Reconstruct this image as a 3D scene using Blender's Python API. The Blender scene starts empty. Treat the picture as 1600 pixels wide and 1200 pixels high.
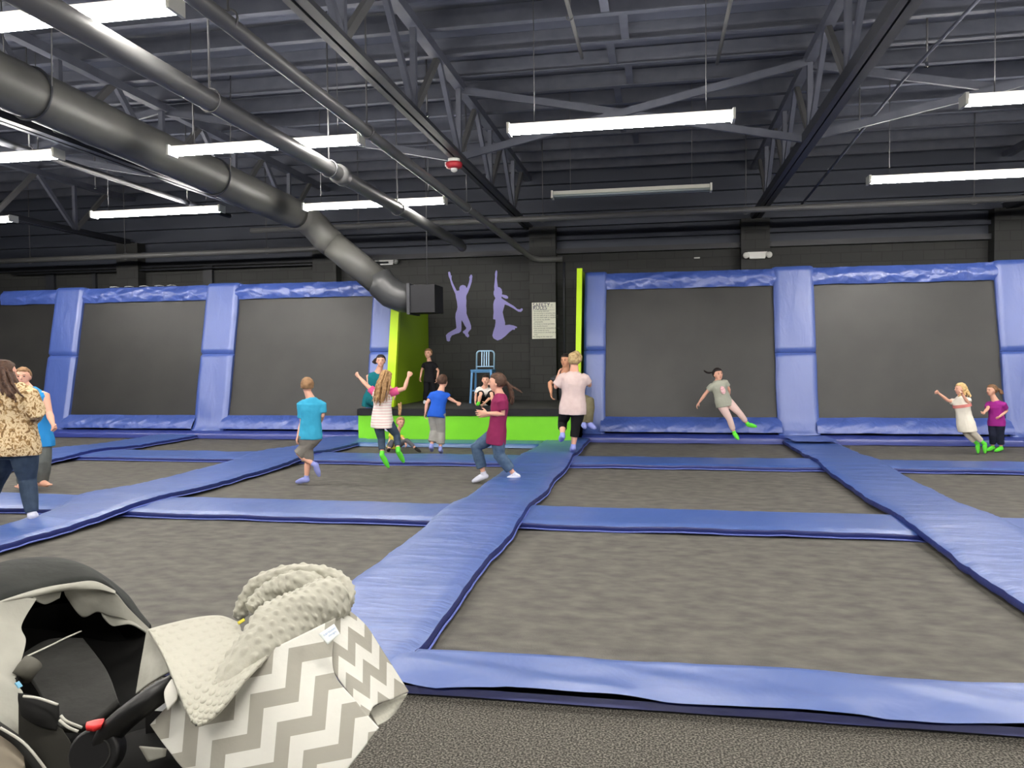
import bpy, bmesh, math, random
from mathutils import Vector as V, Matrix, noise
random.seed(7)
PI = math.pi
S = bpy.context.scene
COL = S.collection

# ---------------------------------------------------------------- camera, light, exposure
FPX, PITCH, YAW, ROLL, EYE = 1230.0, math.radians(-1.98), math.radians(-10.56), math.radians(-0.58), V((0, 0, 1.6))
_f = V((math.sin(YAW) * math.cos(PITCH), math.cos(YAW) * math.cos(PITCH), math.sin(PITCH)))
_r0 = V((math.cos(YAW), -math.sin(YAW), 0)); _u0 = _r0.cross(_f)
_r = _r0 * math.cos(ROLL) + _u0 * math.sin(ROLL); _u = _u0 * math.cos(ROLL) - _r0 * math.sin(ROLL)
cd = bpy.data.cameras.new('camera'); cam = bpy.data.objects.new('camera', cd); COL.objects.link(cam)
cd.sensor_width = 36; cd.lens = FPX / 1600 * 36; cd.clip_start = 0.05; cd.clip_end = 100
cam.matrix_world = Matrix(((_r.x, _u.x, -_f.x, EYE.x), (_r.y, _u.y, -_f.y, EYE.y), (_r.z, _u.z, -_f.z, EYE.z), (0, 0, 0, 1)))
S.camera = cam
w = bpy.data.worlds.new('world'); S.world = w; w.use_nodes = True
w.node_tree.nodes['Background'].inputs[0].default_value = (0.8, 0.9, 1, 1)
w.node_tree.nodes['Background'].inputs[1].default_value = 0.02
S.view_settings.view_transform = 'Standard'; S.view_settings.look = 'None'
S.view_settings.gamma = 1; S.view_settings.use_curve_mapping = False
S.view_settings.exposure = 0.1
TUBE_POWER = 130.0            # emission of the fluorescent tubes
S.cycles.max_bounces = 6; S.cycles.diffuse_bounces = 4; S.cycles.glossy_bounces = 3
S.cycles.use_denoising = True
S.cycles.sample_clamp_indirect = 6

def ray(x, y):
    return _r * ((x - 800) / FPX) + _u * (-(y - 600) / FPX) + _f
def at(x, y, Y):                       # the point of the hall seen at photo position x, y, at depth Y
    d = ray(x, y); return EYE + d * (Y / d.y)
def on(x, y, z=0.0):                   # the point of a level surface seen at photo position x, y
    d = ray(x, y); return EYE + d * ((z - EYE.z) / d.z)

# ---------------------------------------------------------------- materials
def lin(c):
    return tuple(((v / 255) / 12.92 if v / 255 <= 0.04045 else ((v / 255 + 0.055) / 1.055) ** 2.4) for v in c) + (1,)
def nd(nt, t, **kw):
    n = nt.nodes.new(t)
    for k, v in kw.items():
        if hasattr(n, k): setattr(n, k, v)
        else: n.inputs[k].default_value = v
    return n
MATS = {}
def mat(name, c, rough=0.6, spec=0.4, metal=0, c2=None, scale=8, lo=0.35, hi=0.65, bump=0, bscale=60, stretch=(1, 1, 1), detail=4, sheen=0, coat=0):
    if name in MATS: return MATS[name]
    m = bpy.data.materials.new(name); m.use_nodes = True; nt = m.node_tree; b = nt.nodes['Principled BSDF']
    b.inputs['Base Color'].default_value = lin(c); b.inputs['Roughness'].default_value = rough
    b.inputs['Specular IOR Level'].default_value = spec; b.inputs['Metallic'].default_value = metal
    if sheen: b.inputs['Sheen Weight'].default_value = sheen
    if coat: b.inputs['Coat Weight'].default_value = coat; b.inputs['Coat Roughness'].default_value = 0.38
    tc = nd(nt, 'ShaderNodeTexCoord'); mp = nd(nt, 'ShaderNodeMapping'); mp.inputs['Scale'].default_value = stretch
    nt.links.new(tc.outputs['Object'], mp.inputs[0])
    if c2:
        n = nd(nt, 'ShaderNodeTexNoise', Scale=scale, Detail=detail); nt.links.new(mp.outputs[0], n.inputs['Vector'])
        r = nd(nt, 'ShaderNodeValToRGB'); nt.links.new(n.outputs[0], r.inputs[0])
        r.color_ramp.elements[0].position = lo; r.color_ramp.elements[1].position = hi
        r.color_ramp.elements[0].color = lin(c); r.color_ramp.elements[1].color = lin(c2)
        nt.links.new(r.outputs[0], b.inputs['Base Color'])
    if bump:
        n = nd(nt, 'ShaderNodeTexNoise', Scale=bscale, Detail=3); nt.links.new(mp.outputs[0], n.inputs['Vector'])
        bp = nd(nt, 'ShaderNodeBump', Strength=bump, Distance=0.02); nt.links.new(n.outputs[0], bp.inputs['Height'])
        nt.links.new(bp.outputs[0], b.inputs['Normal'])
    MATS[name] = m; return m
def glow(name, c, s):
    m = bpy.data.materials.new(name); m.use_nodes = True; nt = m.node_tree; b = nt.nodes['Principled BSDF']
    b.inputs['Base Color'].default_value = lin(c); b.inputs['Emission Color'].default_value = lin(c); b.inputs['Emission Strength'].default_value = s
    MATS[name] = m; return m

# ---------------------------------------------------------------- mesh builder
class MB:
    def __init__(s): s.v = []; s.f = []
    def add(s, vs, fs):
        o = len(s.v); s.v += [V(v) for v in vs]; s.f += [tuple(i + o for i in f) for f in fs]; return s
    def box(s, lo, hi):
        x0, y0, z0 = lo; x1, y1, z1 = hi
        return s.add([(x0, y0, z0), (x1, y0, z0), (x1, y1, z0), (x0, y1, z0), (x0, y0, z1), (x1, y0, z1), (x1, y1, z1), (x0, y1, z1)],
                     [(0, 3, 2, 1), (4, 5, 6, 7), (0, 1, 5, 4), (1, 2, 6, 5), (2, 3, 7, 6), (3, 0, 4, 7)])
    def beam(s, p, q, w, h, up=(0, 0, 1)):
        p, q = V(p), V(q); d = (q - p).normalized(); u = V(up)
        if abs(d.dot(u)) > 0.95: u = V((0, 1, 0))
        a = d.cross(u).normalized() * (w / 2); b = a.cross(d).normalized() * (h / 2)
        vs = [e + i * a + j * b for e in (p, q) for i, j in ((-1, -1), (1, -1), (1, 1), (-1, 1))]
        return s.add(vs, [(0, 1, 2, 3), (7, 6, 5, 4), (0, 4, 5, 1), (1, 5, 6, 2), (2, 6, 7, 3), (3, 7, 4, 0)])
    def tube(s, path, r, n=10, caps=True, round_=False, flat=None):
        P = [V(p) for p in path]; k = len(P)
        R = list(r) if isinstance(r, (list, tuple)) else [r] * k
        if round_:
            d0 = (P[0] - P[1]).normalized(); d1 = (P[-1] - P[-2]).normalized()
            P = [P[0] + d0 * R[0] * c for c in (0.97, 0.7)] + P + [P[-1] + d1 * R[-1] * c for c in (0.7, 0.97)]
            R = [R[0] * 0.25, R[0] * 0.71] + R + [R[-1] * 0.71, R[-1] * 0.25]; k += 4
        T = [((P[min(i + 1, k - 1)] - P[max(i - 1, 0)]).normalized()) for i in range(k)]
        u = V((0, 0, 1)) if abs(T[0].z) < 0.9 else V((0, 1, 0))
        if flat: u = V(flat[0])
        vs = []; fs = []
        for i in range(k):
            u = (u - T[i] * u.dot(T[i]));
            if u.length < 1e-6: u = T[i].orthogonal()
            u.normalize(); b = T[i].cross(u); fl = flat[1] if flat else 1
            for j in range(n):
                a = 2 * PI * j / n; vs.append(P[i] + (u * math.cos(a) * fl + b * math.sin(a)) * R[i])
        for i in range(k - 1):
            for j in range(n):
                fs.append((i * n + j, i * n + (j + 1) % n, (i + 1) * n + (j + 1) % n, (i + 1) * n + j))
        if caps: fs += [tuple(range(n - 1, -1, -1)), tuple(range((k - 1) * n, k * n))]
        return s.add(vs, fs)
    def ell(s, c, a, b, d, n=14, m=9):      # ellipsoid: centre, three half axes
        c, a, b, d = V(c), V(a), V(b), V(d); vs = [c - d]; fs = []
        for i in range(1, m):
            t = -PI / 2 + PI * i / m
            for j in range(n):
                p = 2 * PI * j / n; vs.append(c + a * (math.cos(t) * math.cos(p)) + b * (math.cos(t) * math.sin(p)) + d * math.sin(t))
        vs.append(c + d); L = len(vs) - 1
        for j in range(n):
            fs.append((0, 1 + (j + 1) % n, 1 + j)); fs.append((L, L - n + j, L - n + (j + 1) % n))
        for i in range(m - 2):
            for j in range(n):
                fs.append((1 + i * n + j, 1 + i * n + (j + 1) % n, 1 + (i + 1) * n + (j + 1) % n, 1 + (i + 1) * n + j))
        return s.add(vs, fs)
    def ball(s, c, r, n=14, m=9): return s.ell(c, (r, 0, 0), (0, r, 0), (0, 0, r), n, m)
    def rings(s, R, closed=True, caps=True):
        n = len(R[0]); vs = [p for q in R for p in q]; fs = []
        for i in range(len(R) - 1):
            for j in range(n if closed else n - 1):
                fs.append((i * n + j, i * n + (j + 1) % n, (i + 1) * n + (j + 1) % n, (i + 1) * n + j))
        if caps and closed: fs += [tuple(range(n - 1, -1, -1)), tuple(range((len(R) - 1) * n, len(R) * n))]
        return s.add(vs, fs)
    def grid(s, fn, nu, nv):
        return s.rings([[fn(i / nu, j / nv) for j in range(nv + 1)] for i in range(nu + 1)], closed=False)
    def poly(s, pts, d):                     # extruded outline
        n = len(pts); a = [V(p) for p in pts]; b = [p + V(d) for p in a]
        return s.add(a + b, [tuple(range(n)), tuple(range(2 * n - 1, n - 1, -1))] + [(i, i + n, (i + 1) % n + n, (i + 1) % n) for i in range(n)])
    def build(s, name, m, parent=None, smooth=True, origin=None, angle=None):
        if parent is not None: o = parent.matrix_world.translation if not parent.parent else parent['_w']; o = V(o)
        elif origin is not None: o = V(origin)
        else:
            xs = [v.x for v in s.v]; ys = [v.y for v in s.v]; o = V(((min(xs) + max(xs)) / 2, (min(ys) + max(ys)) / 2, min(v.z for v in s.v)))
        me = bpy.data.meshes.new(name); me.from_pydata([v - o for v in s.v], [], s.f)
        bm = bmesh.new(); bm.from_mesh(me); bmesh.ops.recalc_face_normals(bm, faces=bm.faces); bm.to_mesh(me); bm.free()
        for p in me.polygons: p.use_smooth = smooth
        me.materials.append(m); ob = bpy.data.objects.new(name, me); COL.objects.link(ob)
        if parent is not None: ob.parent = parent
        else: ob.location = o; ob.matrix_world = Matrix.Translation(o)
        W[ob.name] = o
        if smooth and angle:
            me.set_sharp_from_angle(angle=math.radians(angle))
        return ob
W = {}
def tag(o, label, cat, group=None, kind=None):
    o['label'] = label; o['category'] = cat
    if group: o['group'] = group
    if kind: o['kind'] = kind
    return o
def struct(o): o['kind'] = 'structure'; return o
def thing(name, label, cat, loc, group=None):
    o = bpy.data.objects.new(name, None); COL.objects.link(o); o.location = loc; o.empty_display_size = 0.1
    o.matrix_world = Matrix.Translation(V(loc)); W[o.name] = V(loc)
    return tag(o, label, cat, group)
_mb_build = MB.build
def _build(s, name, m, parent=None, smooth=True, origin=None, angle=None):
    if parent is None: return _mb_build(s, name, m, None, smooth, origin, angle)
    o = W[parent.name]
    me_par = parent
    ob = _mb_build(s, name, m, None, smooth, o, angle)
    ob.location = (0, 0, 0); ob.parent = me_par; W[ob.name] = o
    return ob
MB.build = _build
def dup(root, loc, label=None):
    c = root.copy(); COL.objects.link(c); c.location = loc; W[c.name] = V(loc)
    if label: c['label'] = label
    for ch in root.children:
        k = ch.copy(); COL.objects.link(k); k.parent = c
        for g in ch.children:
            h = g.copy(); COL.objects.link(h); h.parent = k
    return c
def mod(o, t, **kw):
    m = o.modifiers.new(t.lower(), t)
    for k, v in kw.items(): setattr(m, k, v)
    return m
def nz(x, y, z=0.0): return noise.noise(V((x, y, z)))
# ---------------------------------------------------------------- the hall
X0, X1, Y0, YW, ZC = -17.0, 10.5, -6.0, 17.5, 5.86
M_black = mat('black painted block', (50, 50, 52), 0.75, 0.3, c2=(60, 60, 62), scale=3, bump=0.25, bscale=40)
M_steel = mat('charcoal painted steel', (76, 79, 90), 0.55, 0.4, c2=(84, 87, 98), scale=5)
M_dark = mat('dark painted steel', (42, 44, 50), 0.5, 0.4)
M_deck = mat('slate painted roof deck', (76, 80, 93), 0.6, 0.3, c2=(84, 88, 102), scale=2)
M_pipe = mat('grey painted pipe', (92, 92, 92), 0.42, 0.5)
M_carpet = mat('speckled charcoal carpet', (64, 62, 58), 0.95, 0.1, c2=(140, 136, 127), scale=110, lo=0.42, hi=0.68, bump=0.6, bscale=160, detail=2)

def block_wall():
    m = mat('black block wall', (50, 50, 50), 0.7, 0.35); nt = m.node_tree; b = nt.nodes['Principled BSDF']
    tc = nd(nt, 'ShaderNodeTexCoord'); sp = nd(nt, 'ShaderNodeSeparateXYZ'); cb = nd(nt, 'ShaderNodeCombineXYZ')
    nt.links.new(tc.outputs['Object'], sp.inputs[0]); nt.links.new(sp.outputs[0], cb.inputs[0]); nt.links.new(sp.outputs[2], cb.inputs[1])
    br = nd(nt, 'ShaderNodeTexBrick', Scale=1.0); nt.links.new(cb.outputs[0], br.inputs['Vector'])
    br.inputs['Brick Width'].default_value = 0.4; br.inputs['Row Height'].default_value = 0.2; br.inputs['Mortar Size'].default_value = 0.008
    br.inputs['Color1'].default_value = lin((50, 51, 51)); br.inputs['Color2'].default_value = lin((54, 55, 54)); br.inputs['Mortar'].default_value = lin((42, 42, 42))
    nt.links.new(br.outputs[0], b.inputs['Base Color'])
    bp = nd(nt, 'ShaderNodeBump', Strength=0.3, Distance=0.008); bp.invert = True; nt.links.new(br.outputs[1], bp.inputs['Height']); nt.links.new(bp.outputs[0], b.inputs['Normal'])
    return m
M_block = block_wall()
struct(MB().box((X0, Y0, -0.2), (X1, 3.62, 0.0)).build('floor', M_carpet, smooth=False))
struct(MB().box((X0, 3.62, -0.9), (X1, YW, -0.8)).build('floor_under_trampolines', mat('pit floor', (30, 30, 30), 0.9), smooth=False))
struct(MB().box((X0, YW, -0.9), (X1, YW + 0.25, 3.95)).build('wall_back', M_block, smooth=False))
M_sid = mat('slate upper siding', (60, 64, 75), 0.6, 0.3)
b = MB().box((X0, YW + 0.02, 3.95), (X1, YW + 0.25, ZC + 0.2))
for z in (4.16, 4.46, 4.78, 5.1, 5.4): b.box((X0, YW - 0.13, z), (X1, YW + 0.03, z + 0.09))
b.build('wall_back_upper', M_sid, smooth=False); struct(bpy.data.objects['wall_back_upper'])
struct(MB().box((X0, YW - 0.16, 3.86), (X1, YW, 3.97)).build('trim_1', M_dark, smooth=False))
for n, lo, hi in (('wall_left', (X0 - 0.25, Y0, -0.9), (X0, YW, ZC + 0.2)), ('wall_right', (X1, Y0, -0.9), (X1 + 0.25, YW, ZC + 0.2)), ('wall_front', (X0, Y0 - 0.25, -0.9), (X1, Y0, ZC + 0.2))):
    struct(MB().box(lo, hi).build(n, mat('dark grey wall', (88, 88, 90), 0.8, 0.2), smooth=False))
# pilasters under the trusses, narrow dark vertical strips on the left
TX = (-12.7, -7.6, -2.83, 2.0, 6.85)
k = 2
for x, wd in [(t + 0.33 if t == -2.83 else t, 0.58) for t in TX]:
    struct(MB().box((x - wd / 2, YW - 0.3, -0.8), (x + wd / 2, YW, 4.45)).build('trim_%d' % k, M_block, smooth=False)); k += 1
for x, wd in ((-10.7, 0.24), (-15.05, 0.24), (-13.8, 0.09)):
    struct(MB().box((x - wd / 2, YW - 0.08, -0.8), (x + wd / 2, YW, 3.86)).build('trim_%d' % k, M_dark, smooth=False)); k += 1
# roof deck with ribs
b = MB(); n = 150; pr = []
for i in range(n + 1):
    y = Y0 - 0.1 + (YW + 0.2 - Y0) * i / n; pr.append((y, ZC + (0.04 if (i // 2) % 2 else 0)))
b.rings([[(X0, y, z) for y, z in pr], [(X1, y, z) for y, z in pr]], closed=False); b.rings([[(X0, y, ZC + 0.12) for y, z in pr], [(X1, y, ZC + 0.12) for y, z in pr]], closed=False)
struct(b.build('ceiling', M_deck, smooth=False))
# joists: Z sections running across
ordn = 'first second third fourth fifth sixth seventh eighth ninth tenth eleventh twelfth thirteenth fourteenth fifteenth sixteenth seventeenth eighteenth nineteenth twentieth'.split()
def joist():
    b = MB().box((X0 + .02, -0.006, 0), (X1 - .02, 0.006, 0.25)).box((X0 + .02, -0.09, 0), (X1 - .02, 0.0, 0.012)).box((X0 + .02, 0, 0.238), (X1 - .02, 0.09, 0.25))
    return b.build('roof_joist', M_steel, smooth=False, origin=(0, 0, 0))
j0 = joist()
for i in range(20):
    o = j0 if i == 0 else j0.copy()
    if i: COL.objects.link(o)
    o.location = (0, 17.05 - 0.84 * i, 5.605)
    tag(o, 'long slate steel roof joist under the deck, %s from the back wall' % ordn[i], 'joist', 'roof joists')
# bridging straps between the joists near the middle of the hall
mb = []
for i in range(3, 16):
    y = 17.05 - 0.84 * i; x = -0.52 + (0.12 if i % 2 else -0.08)
    o = MB().box((x - 0.05, y + 0.01, 5.62), (x + 0.05, y + 0.83, 5.64)).build('joist_strap', M_steel, smooth=False)
    tag(o, 'flat bridging strap between the %s and %s roof joist from the back wall' % (ordn[i - 1], ordn[i]), 'strap', 'bridging straps')
# trusses
tn = {-12.7: 'far left, beyond the big duct', -7.6: 'just left of the big duct', -2.83: 'carrying the alarm strobe', 2.0: 'ending above the white emergency light', 6.85: 'at the far right'}
for x in TX:
    t = thing('roof_truss', 'dark steel roof truss, ' + tn[x], 'truss', (x, 5.5, 4.42), 'roof trusses')
    MB().beam((x - 0.05, Y0 + .02, 4.5), (x - 0.05, YW - .02, 4.5), 0.07, 0.14).beam((x + 0.06, Y0 + .02, 4.46), (x + 0.06, YW - .02, 4.46), 0.1, 0.05).build('bottom_chord', M_dark, t, smooth=False)
    MB().beam((x, Y0 + .02, 5.54), (x, YW - .02, 5.54), 0.13, 0.12).build('top_chord', M_steel, t, smooth=False)
    yk = 9.05 - 2.15 * 6
    while yk < YW - 1:
        if yk > Y0 + 1.2 and yk > 1:
            MB().beam((x, yk, 4.5), (x, yk, 5.54), 0.07, 0.07).build('web_post', M_steel, t, smooth=False)
            for sg in (-1, 1):
                MB().beam((x, yk, 4.5), (x, yk + sg * 1.05, 5.52), 0.06, 0.09).build('web_diagonal', M_pipe if sg > 0 else M_steel, t, smooth=False)
        yk += 2.15
for i in range(len(TX) - 1):
    a, c = TX[i], TX[i + 1]; y = 11.2
    w_ = ('at the far left', 'left of the duct end', 'above the row of lights in the middle', 'at the right')[i]
    b = bpy.data.objects
    t = thing('cross_brace', ('slanted steel brace between two trusses ' if i == 1 else 'pair of slanted steel braces crossing ') + ('in the far left bay', 'in the bay of the big duct', 'above the middle light', 'in the right bay')[i], 'brace', ((a + c) / 2, y, 4.5), 'roof cross braces')
    if i != 1: MB().beam((a, y, 4.5), (c, y, 5.5), 0.05, 0.1).build('brace_bar', M_steel, t, smooth=False)
    MB().beam((a, y + 0.12, 5.5), (c, y + 0.12, 4.5), 0.05, 0.1).build('brace_bar', M_steel, t, smooth=False)

# ---------------------------------------------------------------- fluorescent fixtures
M_house = mat('white enamel fixture', (205, 205, 195), 0.4, 0.4)
M_tube = glow('lit fluorescent tube', (255, 250, 243), TUBE_POWER)
M_off = mat('unlit fluorescent tube', (150, 160, 158), 0.3, 0.5)
M_wire = mat('hanger wire', (96, 96, 98), 0.5, 0.4, 0.5)
def fixture(x, y, lit, label, wires=(0.28, 0.95)):
    t = thing('light_fixture', label, 'light', (x, y, 4.15), 'hanging fluorescent lights')
    L = 1.24
    prof = [(-0.06, 0.045), (-0.05, 0.1), (0.05, 0.1), (0.06, 0.045), (0.05, 0.035), (-0.05, 0.035)]
    MB().rings([[(x + e * (L - .02), y + py, 4.15 + pz) for py, pz in prof] for e in (-1, 1)]).build('housing', M_house, t, smooth=False)
    for e in (-1, 1): MB().box((x + e * L - 0.015, y - 0.1, 4.135), (x + e * L + 0.015, y + 0.1, 4.255)).build('end_cap', M_house, t, smooth=False)
    for py in (-0.065, 0.065):
        MB().tube([(x - L + .01, y + py, 4.17), (x + L - .01, y + py, 4.17)], 0.019, 8).build('tube', M_tube if lit else M_off, t)
    for sx in (-1, 1):
        MB().tube([(x + sx * 0.95, y, 4.24), (x + sx * 0.95, y, 5.87)], 0.006, 5).build('hanger_wire', M_wire, t)
    return t
fx = {-12.75: 'leftmost', -8.62: 'left', -4.7: 'centre left', -0.43: 'middle', 4.35: 'right', 8.4: 'far right'}
rows = {12.7: 'in the row nearest the back wall', 8.95: 'in the second row from the back wall', 5.3: 'in the third row from the back wall', 1.6: 'in the row above the viewer', -2.2: 'in the row behind the viewer'}
for y, rl in rows.items():
    for x, cl in fx.items():
        lit = not (y == 12.7 and x == -0.43)
        yy = y + {(-12.75): -0.2, -8.62: -0.2}.get(x, 0)
        fixture(x, yy, lit, ('lit long fluorescent light hanging ' if lit else 'switched off long fluorescent light hanging ') + rl + ', ' + cl)
# ---------------------------------------------------------------- blue pads and trampoline beds
def vinyl(name, c, stretch, bump=0.35, bscale=7, rough=0.42):
    m = mat(name, c, rough, 1.0, coat=0.5); nt = m.node_tree; b = nt.nodes['Principled BSDF']
    tc = nd(nt, 'ShaderNodeTexCoord'); mp = nd(nt, 'ShaderNodeMapping'); mp.inputs['Scale'].default_value = stretch
    nt.links.new(tc.outputs['Object'], mp.inputs[0])
    n = nd(nt, 'ShaderNodeTexNoise', Scale=bscale, Detail=3, Distortion=0.6); nt.links.new(mp.outputs[0], n.inputs['Vector'])
    bp = nd(nt, 'ShaderNodeBump', Strength=bump, Distance=0.05); nt.links.new(n.outputs[0], bp.inputs['Height']); nt.links.new(bp.outputs[0], b.inputs['Normal'])
    n2 = nd(nt, 'ShaderNodeTexNoise', Scale=1.6, Detail=4); nt.links.new(tc.outputs['Object'], n2.inputs['Vector'])
    r = nd(nt, 'ShaderNodeMapRange'); r.inputs['To Min'].default_value = rough - 0.06; r.inputs['To Max'].default_value = rough + 0.14
    nt.links.new(n2.outputs[0], r.inputs['Value']); nt.links.new(r.outputs[0], b.inputs['Roughness'])
    return m
BLUE = (52, 85, 156)
M_padY = vinyl('blue vinyl long pad', BLUE, (0.35, 1.6, 1))
M_padX = vinyl('blue vinyl cross pad', BLUE, (0.9, 0.7, 1), 0.25, 4)
M_wallv = vinyl('blue vinyl wall pad', (60, 86, 161), (1.2, 1, 0.35), 0.35, 4)
M_wallh = vinyl('blue vinyl wrinkled band', (58, 84, 161), (1.3, 1, 1.1), 0.8, 3.5)
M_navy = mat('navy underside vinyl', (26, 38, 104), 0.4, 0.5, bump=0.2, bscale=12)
M_pipng = mat('pale blue piping', (104, 118, 200), 0.4, 0.5)
M_bed = mat('woven trampoline bed', (76, 74, 70), 0.75, 0.3, c2=(104, 101, 94), scale=5.5, lo=0.3, hi=0.7, bump=0.25, bscale=120, stretch=(1, 1.6, 1), detail=6)
M_wmat = mat('black wall trampoline mat', (38, 38, 38), 0.42, 0.4, c2=(44, 44, 43), scale=1.5, bump=0.08, bscale=150)
M_frame = mat('black padded frame', (22, 23, 28), 0.6, 0.3)

CX = [(-10.05, -9.2), (-6.28, -5.36), (-2.05, -1.26), (2.15, 2.98), (6.35, 7.15)]   # the long pads
CN = ['long blue floor pad at the far left, behind the man in the blue tank top', 'long blue floor pad left of centre, beside the boy in the turquoise shirt', 'long blue floor pad in the middle, under the woman in the pale pink top', 'long blue floor pad right of the middle, ending at a wall pad flap', 'long blue floor pad at the right edge']
RY = [3.95, 7.12, 7.95, 11.15, 12.02, 14.5]

def pad(name, x0, x1, y0, y1, zf, th, mt, along, wob=0.02, seed=0.0, taper=0):
    nx = max(6, int((x1 - x0) / 0.06)); ny = max(6, int((y1 - y0) / 0.06))
    def top(i, j):
        u, v = i / nx, j / ny; x = x0 + (x1 - x0) * u; y = y0 + (y1 - y0) * v
        x += taper * (1 - u) * max(0, min(1, (7.5 - y) / .5))
        e = min(u, 1 - u) * (x1 - x0); g = min(v, 1 - v) * (y1 - y0)
        z = zf(x, y) - (0.018 * max(0, 1 - e / 0.06) ** 2) - (0.018 * max(0, 1 - g / 0.06) ** 2)
        if along == 'y': z += 0.008 * nz(x * 1.2, y * 7 + 0.8 * nz(x, y, seed), seed) + 0.006 * nz(x * 2, y * 16, seed + 3); x += wob * (2 * u - 1) * 1.2 * nz(0, y * 0.9, seed + 7 * round(u)) + wob * 0.5 * nz(3, y * 3, seed)
        else: z += 0.01 * nz(x * 2.2 + y, y * 3, seed) + 0.004 * nz(x * 7, y * 7, seed); y += wob * nz(x * 1.1, 3 * round(v), seed)
        return V((x, y, z))
    b = MB(); T = [[top(i, j) for j in range(ny + 1)] for i in range(nx + 1)]
    b.rings(T, closed=False)
    edge = [T[i][0] for i in range(nx + 1)] + [T[nx][j] for j in range(1, ny + 1)] + [T[i][ny] for i in range(nx - 1, -1, -1)] + [T[0][j] for j in range(ny - 1, 0, -1)]
    low = [p - V((0, 0, th)) for p in edge]; cx, cy = (x0 + x1) / 2, (y0 + y1) / 2
    mid = [p - V((0, 0, th / 2)) + V((0.012 if p.x > x1 - .1 else -0.012 if p.x < x0 + .1 else 0, 0.012 if p.y > y1 - .1 else -0.012 if p.y < y0 + .1 else 0, 0)) for p in edge]
    return b, edge, mid, low
def floor_pad(x0, x1, y0, y1, zf, th, mt, along, label, group, wob=0.02, seed=0.0, taper=0):
    b, e, m, l = pad('p', x0, x1, y0, y1, zf, th, mt, along, wob, seed, taper)
    t = thing('floor_pad', label, 'pad', ((x0 + x1) / 2, (y0 + y1) / 2, 0.0), group)
    b.build('cover', mt, t)
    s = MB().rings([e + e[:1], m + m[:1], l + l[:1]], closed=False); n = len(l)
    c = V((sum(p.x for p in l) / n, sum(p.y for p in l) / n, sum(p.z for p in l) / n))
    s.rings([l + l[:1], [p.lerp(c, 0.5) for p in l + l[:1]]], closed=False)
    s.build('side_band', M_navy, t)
    nx = max(6, int((x1 - x0) / 0.06)); ny = max(6, int((y1 - y0) / 0.06))
    q = MB()
    for a in ((m[:nx + 1], m[nx:nx + ny + 1]) if along == 'y' else (m[:nx + 1],)):
        q.tube([p - V((0, 0, th * 0.42)) for p in a[::2]], 0.008, 5)
    q.build('piping', M_pipng, t)
    return t
def zlong(x, y):
    z = 0.1
    for yc in (7.5, 11.55): z += 0.05 * math.exp(-((y - yc) / 0.75) ** 2)
    return z
def zcross(x, y): return 0.08
for i, (a, c) in enumerate(CX):
    floor_pad(a, c, 3.46, 14.5, zlong, 0.055, M_padY, 'y', CN[i], 'long floor pads', 0.035, i * 3.3, 0.3 if i == 1 else 0)
gaps = [(-14.0, -10.05), (-9.2, -6.28), (-5.36, -2.05), (-1.26, 2.15), (2.98, 6.35)]
gn = ['in the far left lane', 'in the lane left of the turquoise boy', 'in the lane before the stage', 'in the lane under the girl in pink tights', 'in the lane of the two small girls']
rn = {3.7: 'front', 7.53: 'middle', 11.58: 'rear'}
for i, (a, c) in enumerate(gaps):
    for r, (ya, yb) in enumerate(((7.12, 7.95), (11.15, 12.02))):
        floor_pad(a - 0.12, c + 0.12, ya, yb, zcross, 0.05, M_padX, 'x', 'blue cross pad, %s row, ' % ('middle', 'rear')[r] + gn[i], 'cross pads', 0.015, i * 5.1 + r)
    # beds
    for r, (ya, yb) in enumerate(((3.95, 7.12), (7.95, 11.15), (12.02, 13.45 if i == 2 else 14.5))):
        def bz(u, v, a=a, c=c, ya=ya, yb=yb, i=i, r=r):
            y0 = ya - 0.1 if r else ya - 0.01
            x = a - 0.1 + (c - a + 0.2) * u; y = y0 + (yb + 0.1 - y0) * v
            return V((x, y, -0.012 * math.sin(PI * u) * math.sin(PI * v) + 0.004 * nz(x * 3, y * 3)))
        o = MB().grid(bz, 30, 30).build('trampoline_bed', M_bed)
        tag(o, 'dark trampoline bed, %s row, ' % ('front', 'middle', 'rear')[r] + gn[i], 'trampoline', 'trampoline beds')
# the front pads along the carpet: loose scalloped flap over a navy band
def front_pad(a, c, label, seed):
    t = thing('edge_pad', label, 'pad', ((a + c) / 2, 3.7, 0), 'pads along the carpet')
    n = int((c - a) / 0.03)
    def sc(x):
        return 0.022 * abs(math.sin(x * 3.6 + 1.5 * nz(x * 0.7, seed))) + 0.012 * nz(x * 3, seed)
    def tp(i, j):
        x = a + (c - a) * i / n; v = j / 12
        y = 3.95 - 0.43 * v; z = 0.085 + 0.008 * nz(x * 1.5 + 2 * v, v * 2, seed) + 0.022 * nz(x * 1.3 - 2.4 * v, 0.6 * v, seed + 5) + 0.02 * max(0, .2 - abs(nz(x * 1.7 - 1.6 * v, .5 * v, seed + 9)))
        if j == 12: y -= 0.02; z -= 0.028 - sc(x)
        elif j == 11: z -= 0.012 - 0.6 * sc(x)
        elif j == 0: z -= 0.02
        return V((x, y, z))
    MB().grid(lambda u, v: tp(u * n, round(v * 12)), n, 12).build('flap', M_padX, t)
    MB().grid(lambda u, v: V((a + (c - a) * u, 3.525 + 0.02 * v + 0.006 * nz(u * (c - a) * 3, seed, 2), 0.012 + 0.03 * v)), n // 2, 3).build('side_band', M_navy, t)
    MB().box((a, 3.56, -0.08), (c, 3.93, 0.03)).box((a, 3.535, 0.0), (c, 3.6, 0.016)).build('foam_core', M_frame, t, smooth=False)
for i, (a, c) in enumerate(gaps):
    front_pad(a - 0.1, c + 0.1, 'scalloped blue edge pad along the carpet, ' + gn[i], i * 2.7)
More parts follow.
